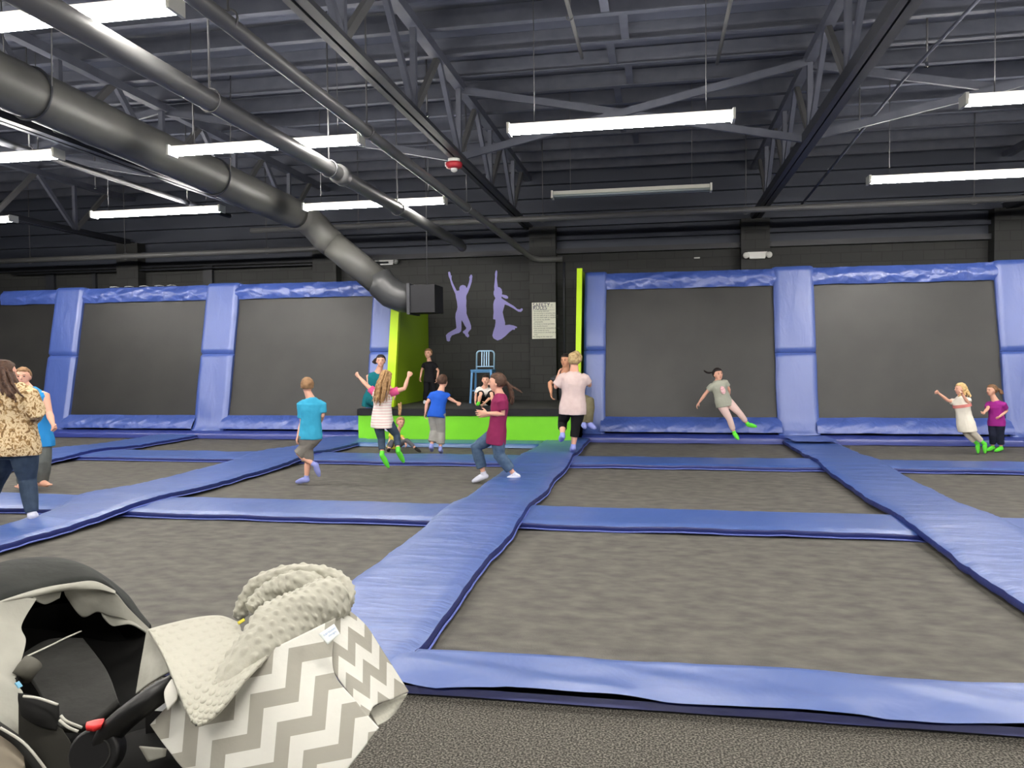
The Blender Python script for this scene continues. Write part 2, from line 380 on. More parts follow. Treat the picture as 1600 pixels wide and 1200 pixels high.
# dark frame below the beds
fr = MB()
for y in (3.75, 7.53, 11.58, 14.65): fr.box((-14, y - 0.3, -0.8), (8, y + 0.3, -0.02))
for a, c in CX: fr.box((a + 0.08, 3.8, -0.8), (c - 0.08, 14.6, -0.02))
struct(fr.build('platform_frame', M_frame, smooth=False))

# ---------------------------------------------------------------- leaning wall trampolines
def lean(x, z, off=0.0):               # a point on the leaning plane, off = distance in front of it
    return V((x, 14.92 + 0.68 * z / 3.2 - off, z + off * 0.2))
WX = [(-13.25, -12.55), (-9.55, -8.8), (-5.78, -5.31), (-1.42, -1.0), (2.12, 2.84), (5.92, 6.7)]
bays = [(-14.6, -13.25), (-12.55, -9.55), (-8.8, -5.78), (-1.02, 2.12), (2.84, 5.92), (6.7, 8.2)]
bl = ['at the far left edge behind the two adults', 'between the two slanted wall pads at the left', 'left of the green stage panel', 'behind the jumping girl in pink tights', 'behind the two small girls', 'beyond the right edge']
for i, (a, c) in enumerate(bays):
    if i == 5: continue
    t = thing('wall_trampoline', 'leaning black wall trampoline with blue bands, ' + bl[i], 'trampoline', ((a + c) / 2, 15.2, 0), 'leaning wall trampolines')
    b = MB(); b.grid(lambda u, v: lean(a - 0.1 + (c - a + 0.2) * u, 0.2 + 2.9 * v) + V((0, 0.05 * math.sin(PI * u) * math.sin(PI * v), 0)), 20, 20).build('mat', M_wmat, t)
    def top(u, v):
        x = a - 0.06 + (c - a + 0.12) * u; k = math.sin(PI * v)
        w_ = 0.03 * nz(x * 2.5 + 2.5 * v, v, i) + 0.05 * max(0, .22 - abs(nz(x * 3 - 2.2 * v, 1.2 * v, i))) + 0.03 * max(0, .2 - abs(nz(x * 6 + 3 * v, 2 * v, i + 5)))
        return lean(x, 3.2 - 0.32 * v + 0.012 * nz(x * 2, i, v) * (1 if v > .5 else 0.6), 0.03 + 0.06 * k + w_)
    MB().grid(top, int((c - a) / 0.025), 14).build('top_band', M_wallh, t)
    MB().grid(lambda u, v: lean(a - 0.06 + (c - a + 0.12) * u, 3.2 - 0.02 * v, 0.03 - 0.25 * v), 8, 2).build('top_return', M_wallh, t)
    def bot(u, v):
        x = a - 0.06 + (c - a + 0.12) * u
        w_ = 0.025 * nz(x * 2.2 + 1.6 * v, 1.5 * v, i + 9) + 0.07 * max(0, .22 - abs(nz(x * 3.2 + 1.8 * v, v, i + 3))) + 0.04 * max(0, .2 - abs(nz(x * 6.5 - 2.5 * v, v, i + 6)))
        return lean(x, 0.44 - 0.3 * v + 0.01 * nz(x * 1.5, i), 0.02 + 0.1 * math.sin(PI * min(1, v * 0.75)) + 0.12 * v + w_)
    MB().grid(bot, int((c - a) / 0.025), 14).build('bottom_band', M_wallh, t)
    def ledge(u, v):
        x = a - 0.38 + (c - a + 0.76 - (0.3 if i == 2 else 0)) * u
        y = 14.82 - 0.36 * min(1, v * 1.3); z = (0.15 - 0.05 * v if v < 0.77 else 0.11 - 0.1 * (v - 0.77) / 0.23)
        return V((x, y, z + 0.008 * nz(x * 2, v * 3, i)))
    MB().grid(ledge, int((c - a) / 0.08), 12).build('base_ledge', vinyl('blue vinyl base ledge', (36, 54, 140), (0.9, 0.7, 1), 0.2, 4), t)
    MB().beam(lean(a - .1, 3.12, -0.06), lean(c + .1, 3.12, -0.06), 0.07, 0.07).beam(lean(a - .1, 0.2, -0.06), lean(c + .1, 0.2, -0.06), 0.07, 0.07).build('frame_tube', M_dark, t, smooth=False)
wl = ['slanted blue wall pad at the far left, behind the man in the blue tank top', 'slanted blue wall pad second from the left', 'narrow blue wall pad beside the left green panel', 'narrow blue wall pad beside the right green panel', 'wide blue wall pad right of the girl in pink tights', 'wide creased blue wall pad at the right edge']
for i, (a, c) in enumerate(WX):
    t = thing('wall_pad', wl[i], 'pad', ((a + c) / 2, 14.9, 0), 'tall wall pads')
    seam = (1.72, 1.72, 1.72, 1.7, 1.62, 1.6)[i]
    def sec(z0, z1, nm, flop):
        N = 30
        def p(u, v):
            z = z0 + (z1 - z0) * v
            e = min(u, 1 - u) * (c - a); k = 0.11 - 0.05 * max(0, 1 - e / 0.05) ** 2
            g = min(abs(v), abs(1 - v)) * abs(z1 - z0); k -= 0.05 * max(0, 1 - g / 0.05) ** 2
            x = a + (c - a) * u
            amp = 1.0 if i != 5 else 2.4
            k += amp * (0.012 * nz(x * 2 + z * 0.7, z * 1.2, i * 3.0) + 0.012 * max(0, 0.8 - z) * nz(x * 4, z * 6 + x * 2, i))
            q = lean(x + (0.012 * nz(0, z * 1.5, i * 4 + round(u))), z, k)
            if flop and z < 0.42:
                s = (0.42 - z) / 0.5; q.y -= 0.28 * s * s; q.z = max(q.z, 0.13 + 0.05 * (1 - s))
            return q
        b = MB(); G = [[p(ii / 14, j / N) for j in range(N + 1)] for ii in range(15)]; b.rings(G, closed=False)
        e = [G[ii][0] for ii in range(15)] + [G[14][j] for j in range(1, N + 1)] + [G[ii][N] for ii in range(13, -1, -1)] + [G[0][j] for j in range(N - 1, 0, -1)]
        b.rings([e + e[:1], [q + V((0, 0.1, 0.0)) for q in e + e[:1]]], closed=False)
        return b.build(nm, M_wallv, t)
    sec(seam, 3.23, 'upper_section', False); sec(0.06, seam - 0.005, 'lower_section', True)
    if i == 4:
        MB().grid(lambda u, v: V((a + 0.02 + (c - a) * u + 0.1 * v, 14.5 - 0.75 * v, 0.16 - 0.02 * v + 0.008 * nz(u * 3, v * 4))), 10, 10).build('floor_flap', M_wallv, t)
# ---------------------------------------------------------------- stage with green front
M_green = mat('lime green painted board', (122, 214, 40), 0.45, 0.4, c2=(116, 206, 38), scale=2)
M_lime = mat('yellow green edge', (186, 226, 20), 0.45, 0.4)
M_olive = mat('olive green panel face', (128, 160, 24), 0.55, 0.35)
M_sdeck = mat('black rubber stage deck', (58, 58, 58), 0.6, 0.35, c2=(70, 70, 68), scale=4)
t = thing('stage', 'low stage with bright green front and black rubber deck', 'stage', (-3.5, 15.7, -0.05))
MB().box((-5.56, 14.0, 0.02), (-1.47, 14.05, 0.53)).build('front_panel', M_green, t, smooth=False)
MB().box((-5.54, 14.05, 0.0), (-1.5, 14.5, 0.54)).box((-5.2, 14.5, 0.0), (-1.5, 17.18, 0.54)).build('body', M_frame, t, smooth=False)
MB().box((-5.57, 13.97, 0.53), (-1.46, 14.12, 0.65)).build('nosing', M_frame, t, smooth=False)
MB().box((-5.56, 14.12, 0.54), (-1.46, 14.5, 0.635)).box((-5.24, 14.5, 0.54), (-1.46, 17.19, 0.635)).build('deck', M_sdeck, t, smooth=False)
M_teal = vinyl('teal blue base pad', (48, 96, 150), (0.8, 0.8, 1), 0.2, 4)
o = MB().grid(lambda u, v: V((-5.36 + 3.32 * u, 13.98 - 0.55 * min(1, 1.25 * v), 0.09 - 0.02 * v - (0.06 if v > 0.85 else 0) + 0.006 * nz(u * 9, v * 2))), 40, 8).build('base_pad', M_teal)
mod(o, 'SOLIDIFY', thickness=0.03, offset=-1)
tag(o, 'teal blue pad on the floor along the green stage front', 'pad')
# green side panels, wedge shaped
for sx, lab, z1 in ((-5.2, 'left', 3.05), (-1.5, 'right', 3.3)):
    t = thing('side_panel', 'tall green wedge panel closing the %s side of the stage' % lab, 'panel', (sx, 15.6, 0.6), 'green side panels')
    y0_ = lambda z: 14.6 + 0.68 * z / 3.2
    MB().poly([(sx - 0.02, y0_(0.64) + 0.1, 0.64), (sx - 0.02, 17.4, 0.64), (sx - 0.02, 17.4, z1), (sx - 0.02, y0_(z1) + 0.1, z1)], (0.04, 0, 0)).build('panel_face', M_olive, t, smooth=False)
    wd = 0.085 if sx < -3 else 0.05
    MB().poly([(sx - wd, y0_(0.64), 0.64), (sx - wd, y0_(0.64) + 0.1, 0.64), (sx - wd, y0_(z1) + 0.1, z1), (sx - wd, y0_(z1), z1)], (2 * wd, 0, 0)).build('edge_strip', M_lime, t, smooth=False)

# ---------------------------------------------------------------- ducts and pipes
M_duct = mat('dark grey spiral duct', (84, 84, 80), 0.5, 0.4, c2=(72, 72, 70), scale=1.5)
t = thing('air_duct', 'big round dark grey duct bending down to a box outlet above the stage', 'duct', (-6.6, 8.5, 4.6))
DX, DZ, DR = -6.62, 4.29, 0.27
def dz(y): return 4.69 - 0.029 * y
b = MB(); ys = [Y0 + 0.05 + 0.15 * i for i in range(int((13.9 - Y0) / 0.15))]
b.tube([(DX, y, dz(y)) for y in ys], [DR + (0.008 if i % 8 == 0 else 0) for i in range(len(ys))], 28).build('straight_run', M_duct, t)
A = V((DX, 13.8, DZ)); 
path = [V((DX, 13.75, DZ)), V((DX + 0.06, 14.0, DZ - 0.03)), V((DX + 0.18, 14.2, DZ - 0.16)), V((DX + 0.32, 14.3, DZ - 0.36))]
E1 = V((-5.22, 14.5, 3.0))
MB().tube(path + [path[-1].lerp(E1, 0.15)], DR, 28).build('upper_elbow', M_duct, t)
MB().tube([path[-1].lerp(E1, 0.12), path[-1].lerp(E1, 0.5), E1], [DR - .01] * 3, 28).build('drop_leg', M_duct, t)
MB().tube([E1 + V((-0.1, 0, 0.16)), E1, E1 + V((0.16, 0.04, -0.16)), E1 + V((0.38, 0.06, -0.25)), E1 + V((0.62, 0.08, -0.27))], [0.28, 0.285, 0.285, 0.28, 0.27], 28).build('lower_elbow', mat('black spiral duct', (56, 57, 58), 0.4, 0.5), t)
MB().box((-4.62, 14.28, 2.45), (-4.12, 14.88, 2.97)).build('outlet_box', M_frame, t, smooth=False)
MB().box((-4.66, 14.25, 2.42), (-4.6, 14.91, 3.0)).build('outlet_flange', M_dark, t, smooth=False)
MB().tube([(-4.35, 14.58, 2.95), (-4.35, 14.58, 5.87)], 0.008, 5).build('hanger_rod', M_wire, t)
for y in (3.5, 7.45, 11.0):
    b = MB(); b.tube([(DX + (DR + .012) * math.cos(a * PI / 16), y, dz(y) + (DR + .012) * math.sin(a * PI / 16)) for a in range(33)], 0.014, 5, caps=False).build('joint_band', M_dark, t)
    for s in (-1, 1): MB().tube([(DX + s * (DR + .01), y, dz(y)), (DX + s * (DR + .05), y, 5.87)], 0.008, 5).build('hanger_rod', M_wire, t)
def pipe(name, pts, r, label, group=None, hang=(), m=M_pipe, joints=()):
    b = MB().tube(pts, r, 16); c = V(pts[0])
    t = thing(name, label, 'pipe', (V(pts[0]) + V(pts[-1])) / 2, group)
    b.build('run', m, t)
    for p in hang:
        p = V(p); MB().tube([p + V((0, 0, r)), (p.x, p.y, 5.87)], 0.01, 6).build('hanger_rod', M_wire, t)
        MB().tube([(p.x + (r + .012) * math.cos(a * PI / 8), p.y, p.z + (r + 0.012) * math.sin(a * PI / 8)) for a in range(17)], 0.009, 5, caps=False).build('hanger_ring', M_wire, t)
    for p, q in joints: MB().tube([p, q], r * 1.3, 14).build('coupling', m, t)
    return t
pipe('sprinkler_pipe', [(-3.98, Y0 + .05, 3.95), (-4.0, 9, 3.95), (-4.03, 15.9, 3.94), (-4.03, 16.1, 3.9)], 0.095, 'thick grey sprinkler main running to the back wall, in front of two lights', 'sprinkler pipes', [(-3.99, 6.6, 3.95), (-4.02, 11.9, 3.94), (-4.0, 9.25, 3.95)], joints=[((-4.0, 9.5, 3.95), (-4.0, 9.7, 3.95))])
pipe('sprinkler_pipe', [(-3.1, Y0 + .05, 4.12), (-3.1, 9, 4.05), (-2.95, 15.6, 3.95), (-2.72, 17.0, 3.75), (-2.55, 17.12, 3.72), (-2.05, 17.15, 3.72)], 0.062, 'thinner grey sprinkler pipe between the thick main and the alarm strobe truss', 'sprinkler pipes', [(-3.1, 8.2, 4.06), (-3.02, 12.4, 4.0), (-3.1, 5.4, 4.1)])
pipe('sprinkler_pipe', [(-8.4, 15.35, 4.3), (0, 15.2, 4.27), (9.5, 15.4, 4.3)], 0.055, 'long grey pipe crossing the hall below the roof, near the back wall', 'sprinkler pipes', [(-2.2, 15.25, 4.28), (1.6, 15.24, 4.27), (-6, 15.3, 4.29), (5.5, 15.3, 4.28)])
pipe('sprinkler_pipe', [(-16.5, 16.2, 3.98), (-6.6, 16.2, 4.0)], 0.06, 'grey pipe along the back wall above the left wall trampolines', 'sprinkler pipes', [(-12, 16.2, 3.99), (-8.5, 16.2, 4.0), (-14.5, 16.2, 3.98)])
pipe('drop_pipe', [(-2.02, 17.18, 3.65), (-2.02, 17.18, 3.0), (-2.02, 17.18, 0.645)], 0.03, 'thin dark pipe running down the wall beside the safety rules sign', None, m=M_dark)
pipe('sprinkler_pipe', [(-8.0, Y0 + .05, 4.34), (-8.05, 13.9, 4.34)], 0.045, 'slim dark pipe running along the left side of the big duct', 'sprinkler pipes', [(-8.02, 9, 4.34), (-8.03, 12.5, 4.34)], m=M_dark)
pipe('conduit', [(-0.95, 4, 5.3), (-0.92, 9.9, 5.3)], 0.022, 'thin conduit under the joists left of the middle light, ending in mid roof', 'thin roof conduits', [(-0.94, 8.7, 5.3)])
pipe('conduit', [(0.78, 4, 5.28), (0.74, 10.4, 5.28)], 0.022, 'thin conduit under the joists above the right end of the middle light', 'thin roof conduits', [(0.76, 6.5, 5.28)])
pipe('conduit', [(3.35, 4, 5.25), (3.1, 11, 5.1), (2.6, 15.3, 4.35)], 0.02, 'thin dark conduit slanting down the right bay between truss and lights', 'thin roof conduits', [(3.2, 8.5, 5.17)], m=M_steel)
pipe('conduit', [(-3.45, 3.5, 5.2), (-3.4, 9.5, 5.2), (-3.3, 14.0, 5.0)], 0.018, 'thin conduit left of the truss carrying the alarm strobe', 'thin roof conduits', [(-3.42, 6.5, 5.2)], m=M_steel)
pipe('wall_cable', [(-16, 17.25, 3.8), (-8, 17.3, 3.8), (-6.1, 17.34, 3.8)], 0.02, 'dark cable run along the top of the back wall at left', None, m=M_dark)
# sprinkler heads
for i, (x, y, z, lb) in enumerate(((3.2, 10.4, 5.05, 'right of the right truss'), (3.0, 12.8, 4.9, 'above the right lights'), (-3.25, 11.0, 5.05, 'left of the red alarm strobe'), (-10.6, 13.5, 4.9, 'at the far left'))):
    t = thing('fire_sprinkler', 'tiny chrome sprinkler head under the roof, ' + lb, 'sprinkler', (x, y, z), 'sprinkler heads')
    MB().tube([(x, y, 5.87), (x, y, z + 0.05)], 0.012, 6).build('stem', M_wire, t)
    MB().tube([(x, y, z + 0.06), (x, y, z + 0.045), (x, y, z + 0.01), (x, y, z)], [0.012, 0.02, 0.012, 0.035], 10).build('deflector', mat('chrome', (200, 200, 200), 0.2, 0.5, 1), t)

# ---------------------------------------------------------------- wall fittings
c = at(717, 266, 11.0)
M_red = mat('fire alarm red', (176, 40, 52), 0.4, 0.5); M_wht = mat('white plastic', (225, 225, 220), 0.4, 0.5)
c.x = -2.86; c = V((-2.86, c.y, 4.33))
t = thing('alarm_strobe', 'red fire alarm strobe hanging under the truss', 'alarm', c)
MB().tube([c + V((0, 0, 0.1)), c + V((0, 0, 0.045))], 0.085, 18).build('mount_plate', M_wht, t)
MB().tube([c + V((0, 0, 0.05)), c + V((0, 0, 0.03)), c + V((0, 0, -0.02)), c + V((0, 0, -0.035))], [0.11, 0.12, 0.115, 0.08], 22).build('housing', M_red, t)
MB().box(c + V((-0.13, -0.02, 0)), c + V((-0.1, 0.02, 0.06))).build('side_tab', M_wht, t, smooth=False)
MB().tube([c + V((0, 0, -0.03)), c + V((0, 0, -0.07)), c + V((0, 0, -0.085))], [0.05, 0.045, 0.02], 14).build('lens', M_wht, t)
def emergency(c, m, label):
    t = thing('emergency_light', label, 'emergency light', c, 'emergency lights')
    MB().poly([c + V(p) for p in ((-0.2, -0.1, 0.07), (0.2, -0.1, 0.07), (0.15, -0.1, -0.07), (-0.15, -0.1, -0.07))], (0, 0.1, 0)).build('housing', m, t, smooth=False)
    for s in (-1, 1): 
        MB().tube([c + V((s * 0.23, -0.02, 0.02)), c + V((s * 0.23, -0.11, 0.0)), c + V((s * 0.23, -0.13, -0.005))], [0.045, 0.065, 0.06], 14).build('lamp_head', m, t)
        MB().tube([c + V((s * 0.2, -0.05, 0.01)), c + V((s * 0.25, -0.05, 0.01))], 0.02, 8).build('lamp_arm', m, t)
emergency(V((2.03, 17.2, 3.66)), M_wht, 'white two headed emergency light on the pilaster above the right trampolines')
emergency(at(606, 410, 17.5), mat('smoked clear plastic', (120, 122, 122), 0.2, 0.6), 'dim grey two headed emergency light behind the duct on the back wall')
c = at(1089, 403, 17.48)
tag(MB().box(c + V((-0.06, -0.03, -0.012)), c + V((0.06, 0.02, 0.012))).build('wall_clip', M_wht, smooth=False), 'tiny white clip on the dark wall left of the white emergency light', 'clip')
# silhouettes
M_peri = mat('periwinkle wall paint', (158, 152, 216), 0.6, 0.3)
F1 = [(370,155),(385,150),(393,165),(396,188),(405,187),(402,215),(404,230),(420,270),(437,305),(452,335),(468,333),(479,330),(478,305),(490,285),(512,278),(535,285),(545,303),(548,312),(558,290),(570,255),(577,222),(573,205),(583,186),(590,178),(598,180),(604,195),(600,225),(597,250),(580,300),(560,350),(545,380),(543,400),(546,430),(543,480),(547,520),(546,552),(560,590),(577,630),(590,670),(591,700),(565,730),(560,745),(570,757),(572,772),(560,783),(540,770),(530,750),(515,740),(512,725),(540,705),(545,690),(530,670),(515,640),(500,615),(497,640),(498,690),(495,722),(475,740),(440,750),(405,765),(390,790),(388,815),(375,822),(357,815),(352,785),(349,762),(370,740),(400,722),(445,698),(450,688),(445,640),(440,590),(443,550),(455,520),(460,490),(455,440),(445,400),(440,365),(420,320),(400,270),(388,225),(375,195),(372,172)]
F2 = [(835,135),(843,150),(842,185),(838,215),(843,260),(848,298),(866,301),(884,320),(890,350),(886,370),(900,372),(930,378),(947,392),(945,408),(925,410),(900,400),(885,387),(882,405),(905,420),(950,450),(1000,480),(1035,510),(1060,515),(1075,503),(1085,505),(1087,520),(1070,537),(1045,535),(1000,505),(950,478),(915,465),(905,500),(894,540),(905,590),(918,640),(917,665),(960,660),(1000,668),(1030,680),(1033,692),(1015,692),(1010,710),(990,708),(960,730),(920,770),(880,800),(845,812),(820,800),(805,790),(796,765),(805,725),(820,680),(826,640),(825,612),(803,607),(805,570),(808,540),(805,500),(805,460),(812,430),(825,405),(818,395),(808,370),(808,345),(815,325),(813,290),(818,250),(822,200),(820,175),(825,150)]
for f, lb in ((F1, 'lavender wall silhouette of a jumper with both arms up'), (F2, 'lavender wall silhouette of a kneeling jumper with a ponytail')):
    pts = [at(640 + x / 6.154, 400 + y / 6.154, 17.485) for x, y in f]
    tag(MB().poly(pts, (0, 0.012, 0)).build('wall_silhouette', M_peri, smooth=False), lb, 'wall decal', 'wall silhouettes')
# safety rules sign
t = thing('rules_sign', 'white safety rules sign on the dark pilaster beside the stage', 'sign', (-2.5, 17.17, 2.0))
a, c = at(831, 473, 17.17), at(868.5, 529, 17.17)
MB().box((a.x, 17.165, c.z), (c.x, 17.195, a.z)).build('board', mat('cream sign board', (238, 238, 222), 0.5, 0.3), t, smooth=False)
sw, sh = c.x - a.x, a.z - c.z
def text(body, x, z, size, m, parent, y=17.16, name='lettering'):
    cu = bpy.data.curves.new(name, 'FONT'); cu.body = body; cu.size = size; cu.extrude = 0.001; cu.materials.append(m)
    tmp = bpy.data.objects.new(name, cu); me = bpy.data.meshes.new_from_object(tmp); bpy.data.objects.remove(tmp); me.materials.clear(); me.materials.append(m)
    o = bpy.data.objects.new(name, me); COL.objects.link(o); o.parent = parent; pw = W[parent.name]
    o.location = V((x, y, z)) - pw; o.rotation_euler = (PI / 2, 0, 0); return o
M_ink = mat('dark blue sign ink', (52, 54, 92), 0.6, 0.2); M_ink2 = mat('grey sign ink', (110, 110, 104), 0.6, 0.2)
text('SAFETY', a.x + 0.04 * sw, a.z - 0.115 * sh, 0.115, M_ink, t); text('RULES', a.x + 0.04 * sw, a.z - 0.195 * sh, 0.115, M_ink, t)
MB().box((a.x + 0.04 * sw, 17.16, a.z - 0.212 * sh), (c.x - 0.04 * sw, 17.166, a.z - 0.207 * sh)).build('rule_line', M_ink2, t, smooth=False)
lg = MB()
for px, pz, s in ((0.70, 0.09, 1), (0.84, 0.10, -1)):
    q = V((a.x + px * sw, 17.162, a.z - pz * sh))
    for e in ((-0.02, 0.04), (0.025, 0.04), (-0.03, -0.045), (0.035, -0.04)): lg.beam(q, q + V((e[0] * s, 0, e[1])), 0.01, 0.004)
    lg.box(q + V((-0.008, -0.001, 0.02)), q + V((0.01, 0.001, 0.04)))
lg.build('jumper_emblem', mat('pale grey sign ink', (188, 188, 176), 0.6, 0.2), t, smooth=False)
rules = ['- No jumping attempts', '- Do not jump in someone else', '- Do not walk on or in rolling mats', '- Do not climb walls or equipment', '- Do not do any double', '   somersaults', '- No shoes or loose garments', '- No double bounce', '- One person per trampoline during', '   their jumps or turns', '- Only person in the foam pit at a', '   time', 'No sitting on the edge pad']
for i, r_ in enumerate(rules):
    text(r_, a.x + 0.03 * sw, a.z - (0.255 + 0.0585 * i) * sh, 0.04, M_ink2, t)
# tall blue metal chair on the stage
M_chair = mat('steel blue painted metal', (84, 140, 190), 0.3, 0.5, 0.2); M_chairw = mat('pale blue worn metal', (156, 192, 220), 0.3, 0.5, 0.3)
t = thing('bar_chair', 'tall blue metal chair with slatted round back on the stage', 'chair', (-3.62, 16.2, 0.635))
cx, cy, zs = -3.62, 16.15, 1.34
MB().box((cx - 0.23, cy - 0.2, zs - 0.03), (cx + 0.23, cy + 0.2, zs)).build('seat', M_chair, t, smooth=False)
for sx in (-1, 1):
    for sy in (-1, 1):
        MB().beam((cx + sx * 0.2, cy + sy * 0.18, zs - 0.02), (cx + sx * 0.235, cy + sy * 0.22, 0.64), 0.04, 0.03).build('leg', M_chair, t, smooth=False)
for z, k in ((0.9, 0.225), (1.29, 0.21)):
    for sy in (-1, 1): MB().beam((cx - k, cy + sy * 0.19, z), (cx + k, cy + sy * 0.19, z), 0.03, 0.02).build('stretcher', M_chair, t, smooth=False)
    for sx in (-1, 1): MB().beam((cx + sx * k, cy - 0.19, z), (cx + sx * k, cy + 0.19, z), 0.03, 0.02).build('stretcher', M_chair, t, smooth=False)
bx, bz, yb = 0.19, 1.73, cy + 0.19
arc = [(cx - bx, yb, zs)] + [(cx - bx + 0.07 - 0.07 * math.cos(q * PI / 12), yb + 0.03, bz - 0.07 + 0.07 * math.sin(q * PI / 12)) for q in range(7)] + [(cx + bx - 0.07 + 0.07 * math.sin(q * PI / 12), yb + 0.03, bz - 0.07 + 0.07 * math.cos(q * PI / 12)) for q in range(7)] + [(cx + bx, yb, zs)]
MB().tube(arc, 0.018, 10).build('back_frame', M_chairw, t)
for k in range(4): MB().beam((cx - 0.075 + 0.05 * k, yb, zs + 0.06), (cx - 0.075 + 0.05 * k, yb + 0.03, bz - 0.01), 0.016, 0.03).build('back_slat', M_chairw, t, smooth=False)
MB().beam((cx - bx, yb, zs + 0.06), (cx + bx, yb, zs + 0.06), 0.025, 0.02).build('back_rail', M_chairw, t, smooth=False)

for k_, (px_, py_) in enumerate(((180, 447), (203, 446), (226, 446), (250, 445), (269, 444))):
    q = lean(at(px_, py_, 15.6).x, 3.205, 0.02)
    o = MB().grid(lambda u, v: q + V((-.09 + .18 * u, -.05 + .08 * v, .018 + .012 * math.sin(PI * u) + .006 * nz(u * 3, v * 2, k_))), 8, 4).build('webbing_end', M_wht); mod(o, 'SOLIDIFY', thickness=.006)
    tag(o, 'white webbing end on top of a left wall trampoline, %s from the left' % ordn[k_], 'strap', 'white webbing ends')
# ---------------------------------------------------------------- people
M_skin = mat('fair skin', (226, 172, 148), 0.55, 0.35); M_skin2 = mat('tanned skin', (206, 150, 118), 0.55, 0.35)
M_eye = mat('dark eye', (40, 30, 26), 0.3, 0.5); M_lip = mat('lips', (176, 96, 90), 0.5, 0.4)
def cloth(name, c, c2=None, scale=9, **k): return mat('cloth ' + name, c, 0.85, 0.15, c2=c2, scale=scale, bump=0.3, bscale=14, **k)
TEX = bpy.data.textures.new('folds', 'CLOUDS'); TEX.noise_scale = 0.11; TEX.noise_depth = 1
HTEX = bpy.data.textures.new('locks', 'CLOUDS'); HTEX.noise_scale = 0.03; HTEX.noise_depth = 2
def organic(o, voxel, it=4, folds=0, tex=None):
    mod(o, 'REMESH', mode='VOXEL', voxel_size=voxel, use_smooth_shade=True)
    mod(o, 'SMOOTH', factor=0.5, iterations=it)
    if folds: mod(o, 'DISPLACE', strength=folds, texture=tex or TEX, texture_coords='GLOBAL', mid_level=0.5)
    return o
def orth(f, u): return (V(f) - V(u) * V(f).dot(u)).normalized()
def hand(b, wr, d, palm, side, k, mode):
    # wr wrist, d forearm direction, palm: the way the palm faces, side: towards the thumb
    d = d.normalized(); palm = orth(palm, d); side = d.cross(palm).normalized() * (1 if d.cross(palm).dot(side) >= 0 else -1)
    L, Wd, T = 0.095 * k, 0.04 * k, 0.015 * k
    b.rings([[wr + d * (L * t) + side * (Wd * ww * math.cos(a)) + palm * (T * hh * math.sin(a)) for a in [2 * PI * j / 12 for j in range(12)]] for t, ww, hh in ((-0.05, .5, 1.2), (.25, .8, 1.15), (.6, 1, 1.05), (.95, 1, .9), (1.05, .85, .6))])
    bend = {'fist': (75, 85, 60), 'relaxed': (22, 28, 20), 'open': (6, 8, 6)}[mode]
    for q, (off, ln) in enumerate(((0.78, .85), (0.27, 1.0), (-0.27, .93), (-0.78, .74))):
        p = wr + d * (L * 0.97) + side * (Wd * off); a = 0.0; path = [p - d * 0.02 * k]; 
        spread = side * (off * (0.16 if mode == 'open' else 0.05))
        for s_, fr in enumerate((.46, .3, .24)):
            a += math.radians(bend[s_] * (1 + 0.08 * q))
            p = p + ((d + spread) * math.cos(a) + palm * math.sin(a)).normalized() * (0.08 * k * ln * fr); path.append(p)
        b.tube(path, [max(.0064, .0092 * k), max(.0064, .0088 * k), max(.006, .008 * k), max(.0055, .007 * k)], 8, round_=True)
    p = wr + d * (L * 0.3) + side * (Wd * 0.8); sp = side * (0.75 if mode != 'fist' else 0.3)
    q1 = p + (d * 0.7 + sp + palm * 0.35).normalized() * 0.04 * k; q2 = q1 + (d * 0.8 + sp * 0.4 + palm * (0.5 if mode != 'fist' else 0.9)).normalized() * 0.032 * k
    b.tube([p - side * 0.015 * k, p, q1, q2], [.012 * k, .0115 * k, max(.0075, .0105 * k), max(.0065, .009 * k)], 8, round_=True)
def ell_ring(c, sd, fr, w_, d_, n=20, bulge=0):
    return [c + sd * (w_ * math.copysign(abs(math.cos(a)) ** 0.85, math.cos(a))) + fr * (d_ * math.sin(a) + bulge * max(0, math.sin(a))) for a in [2 * PI * j / n for j in range(n)]]
def lerp3(tab, t):
    for (t0, a), (t1, b_) in zip(tab, tab[1:]):
        if t <= t1: return a + (b_ - a) * max(0, (t - t0)) / (t1 - t0)
    return tab[-1][1]
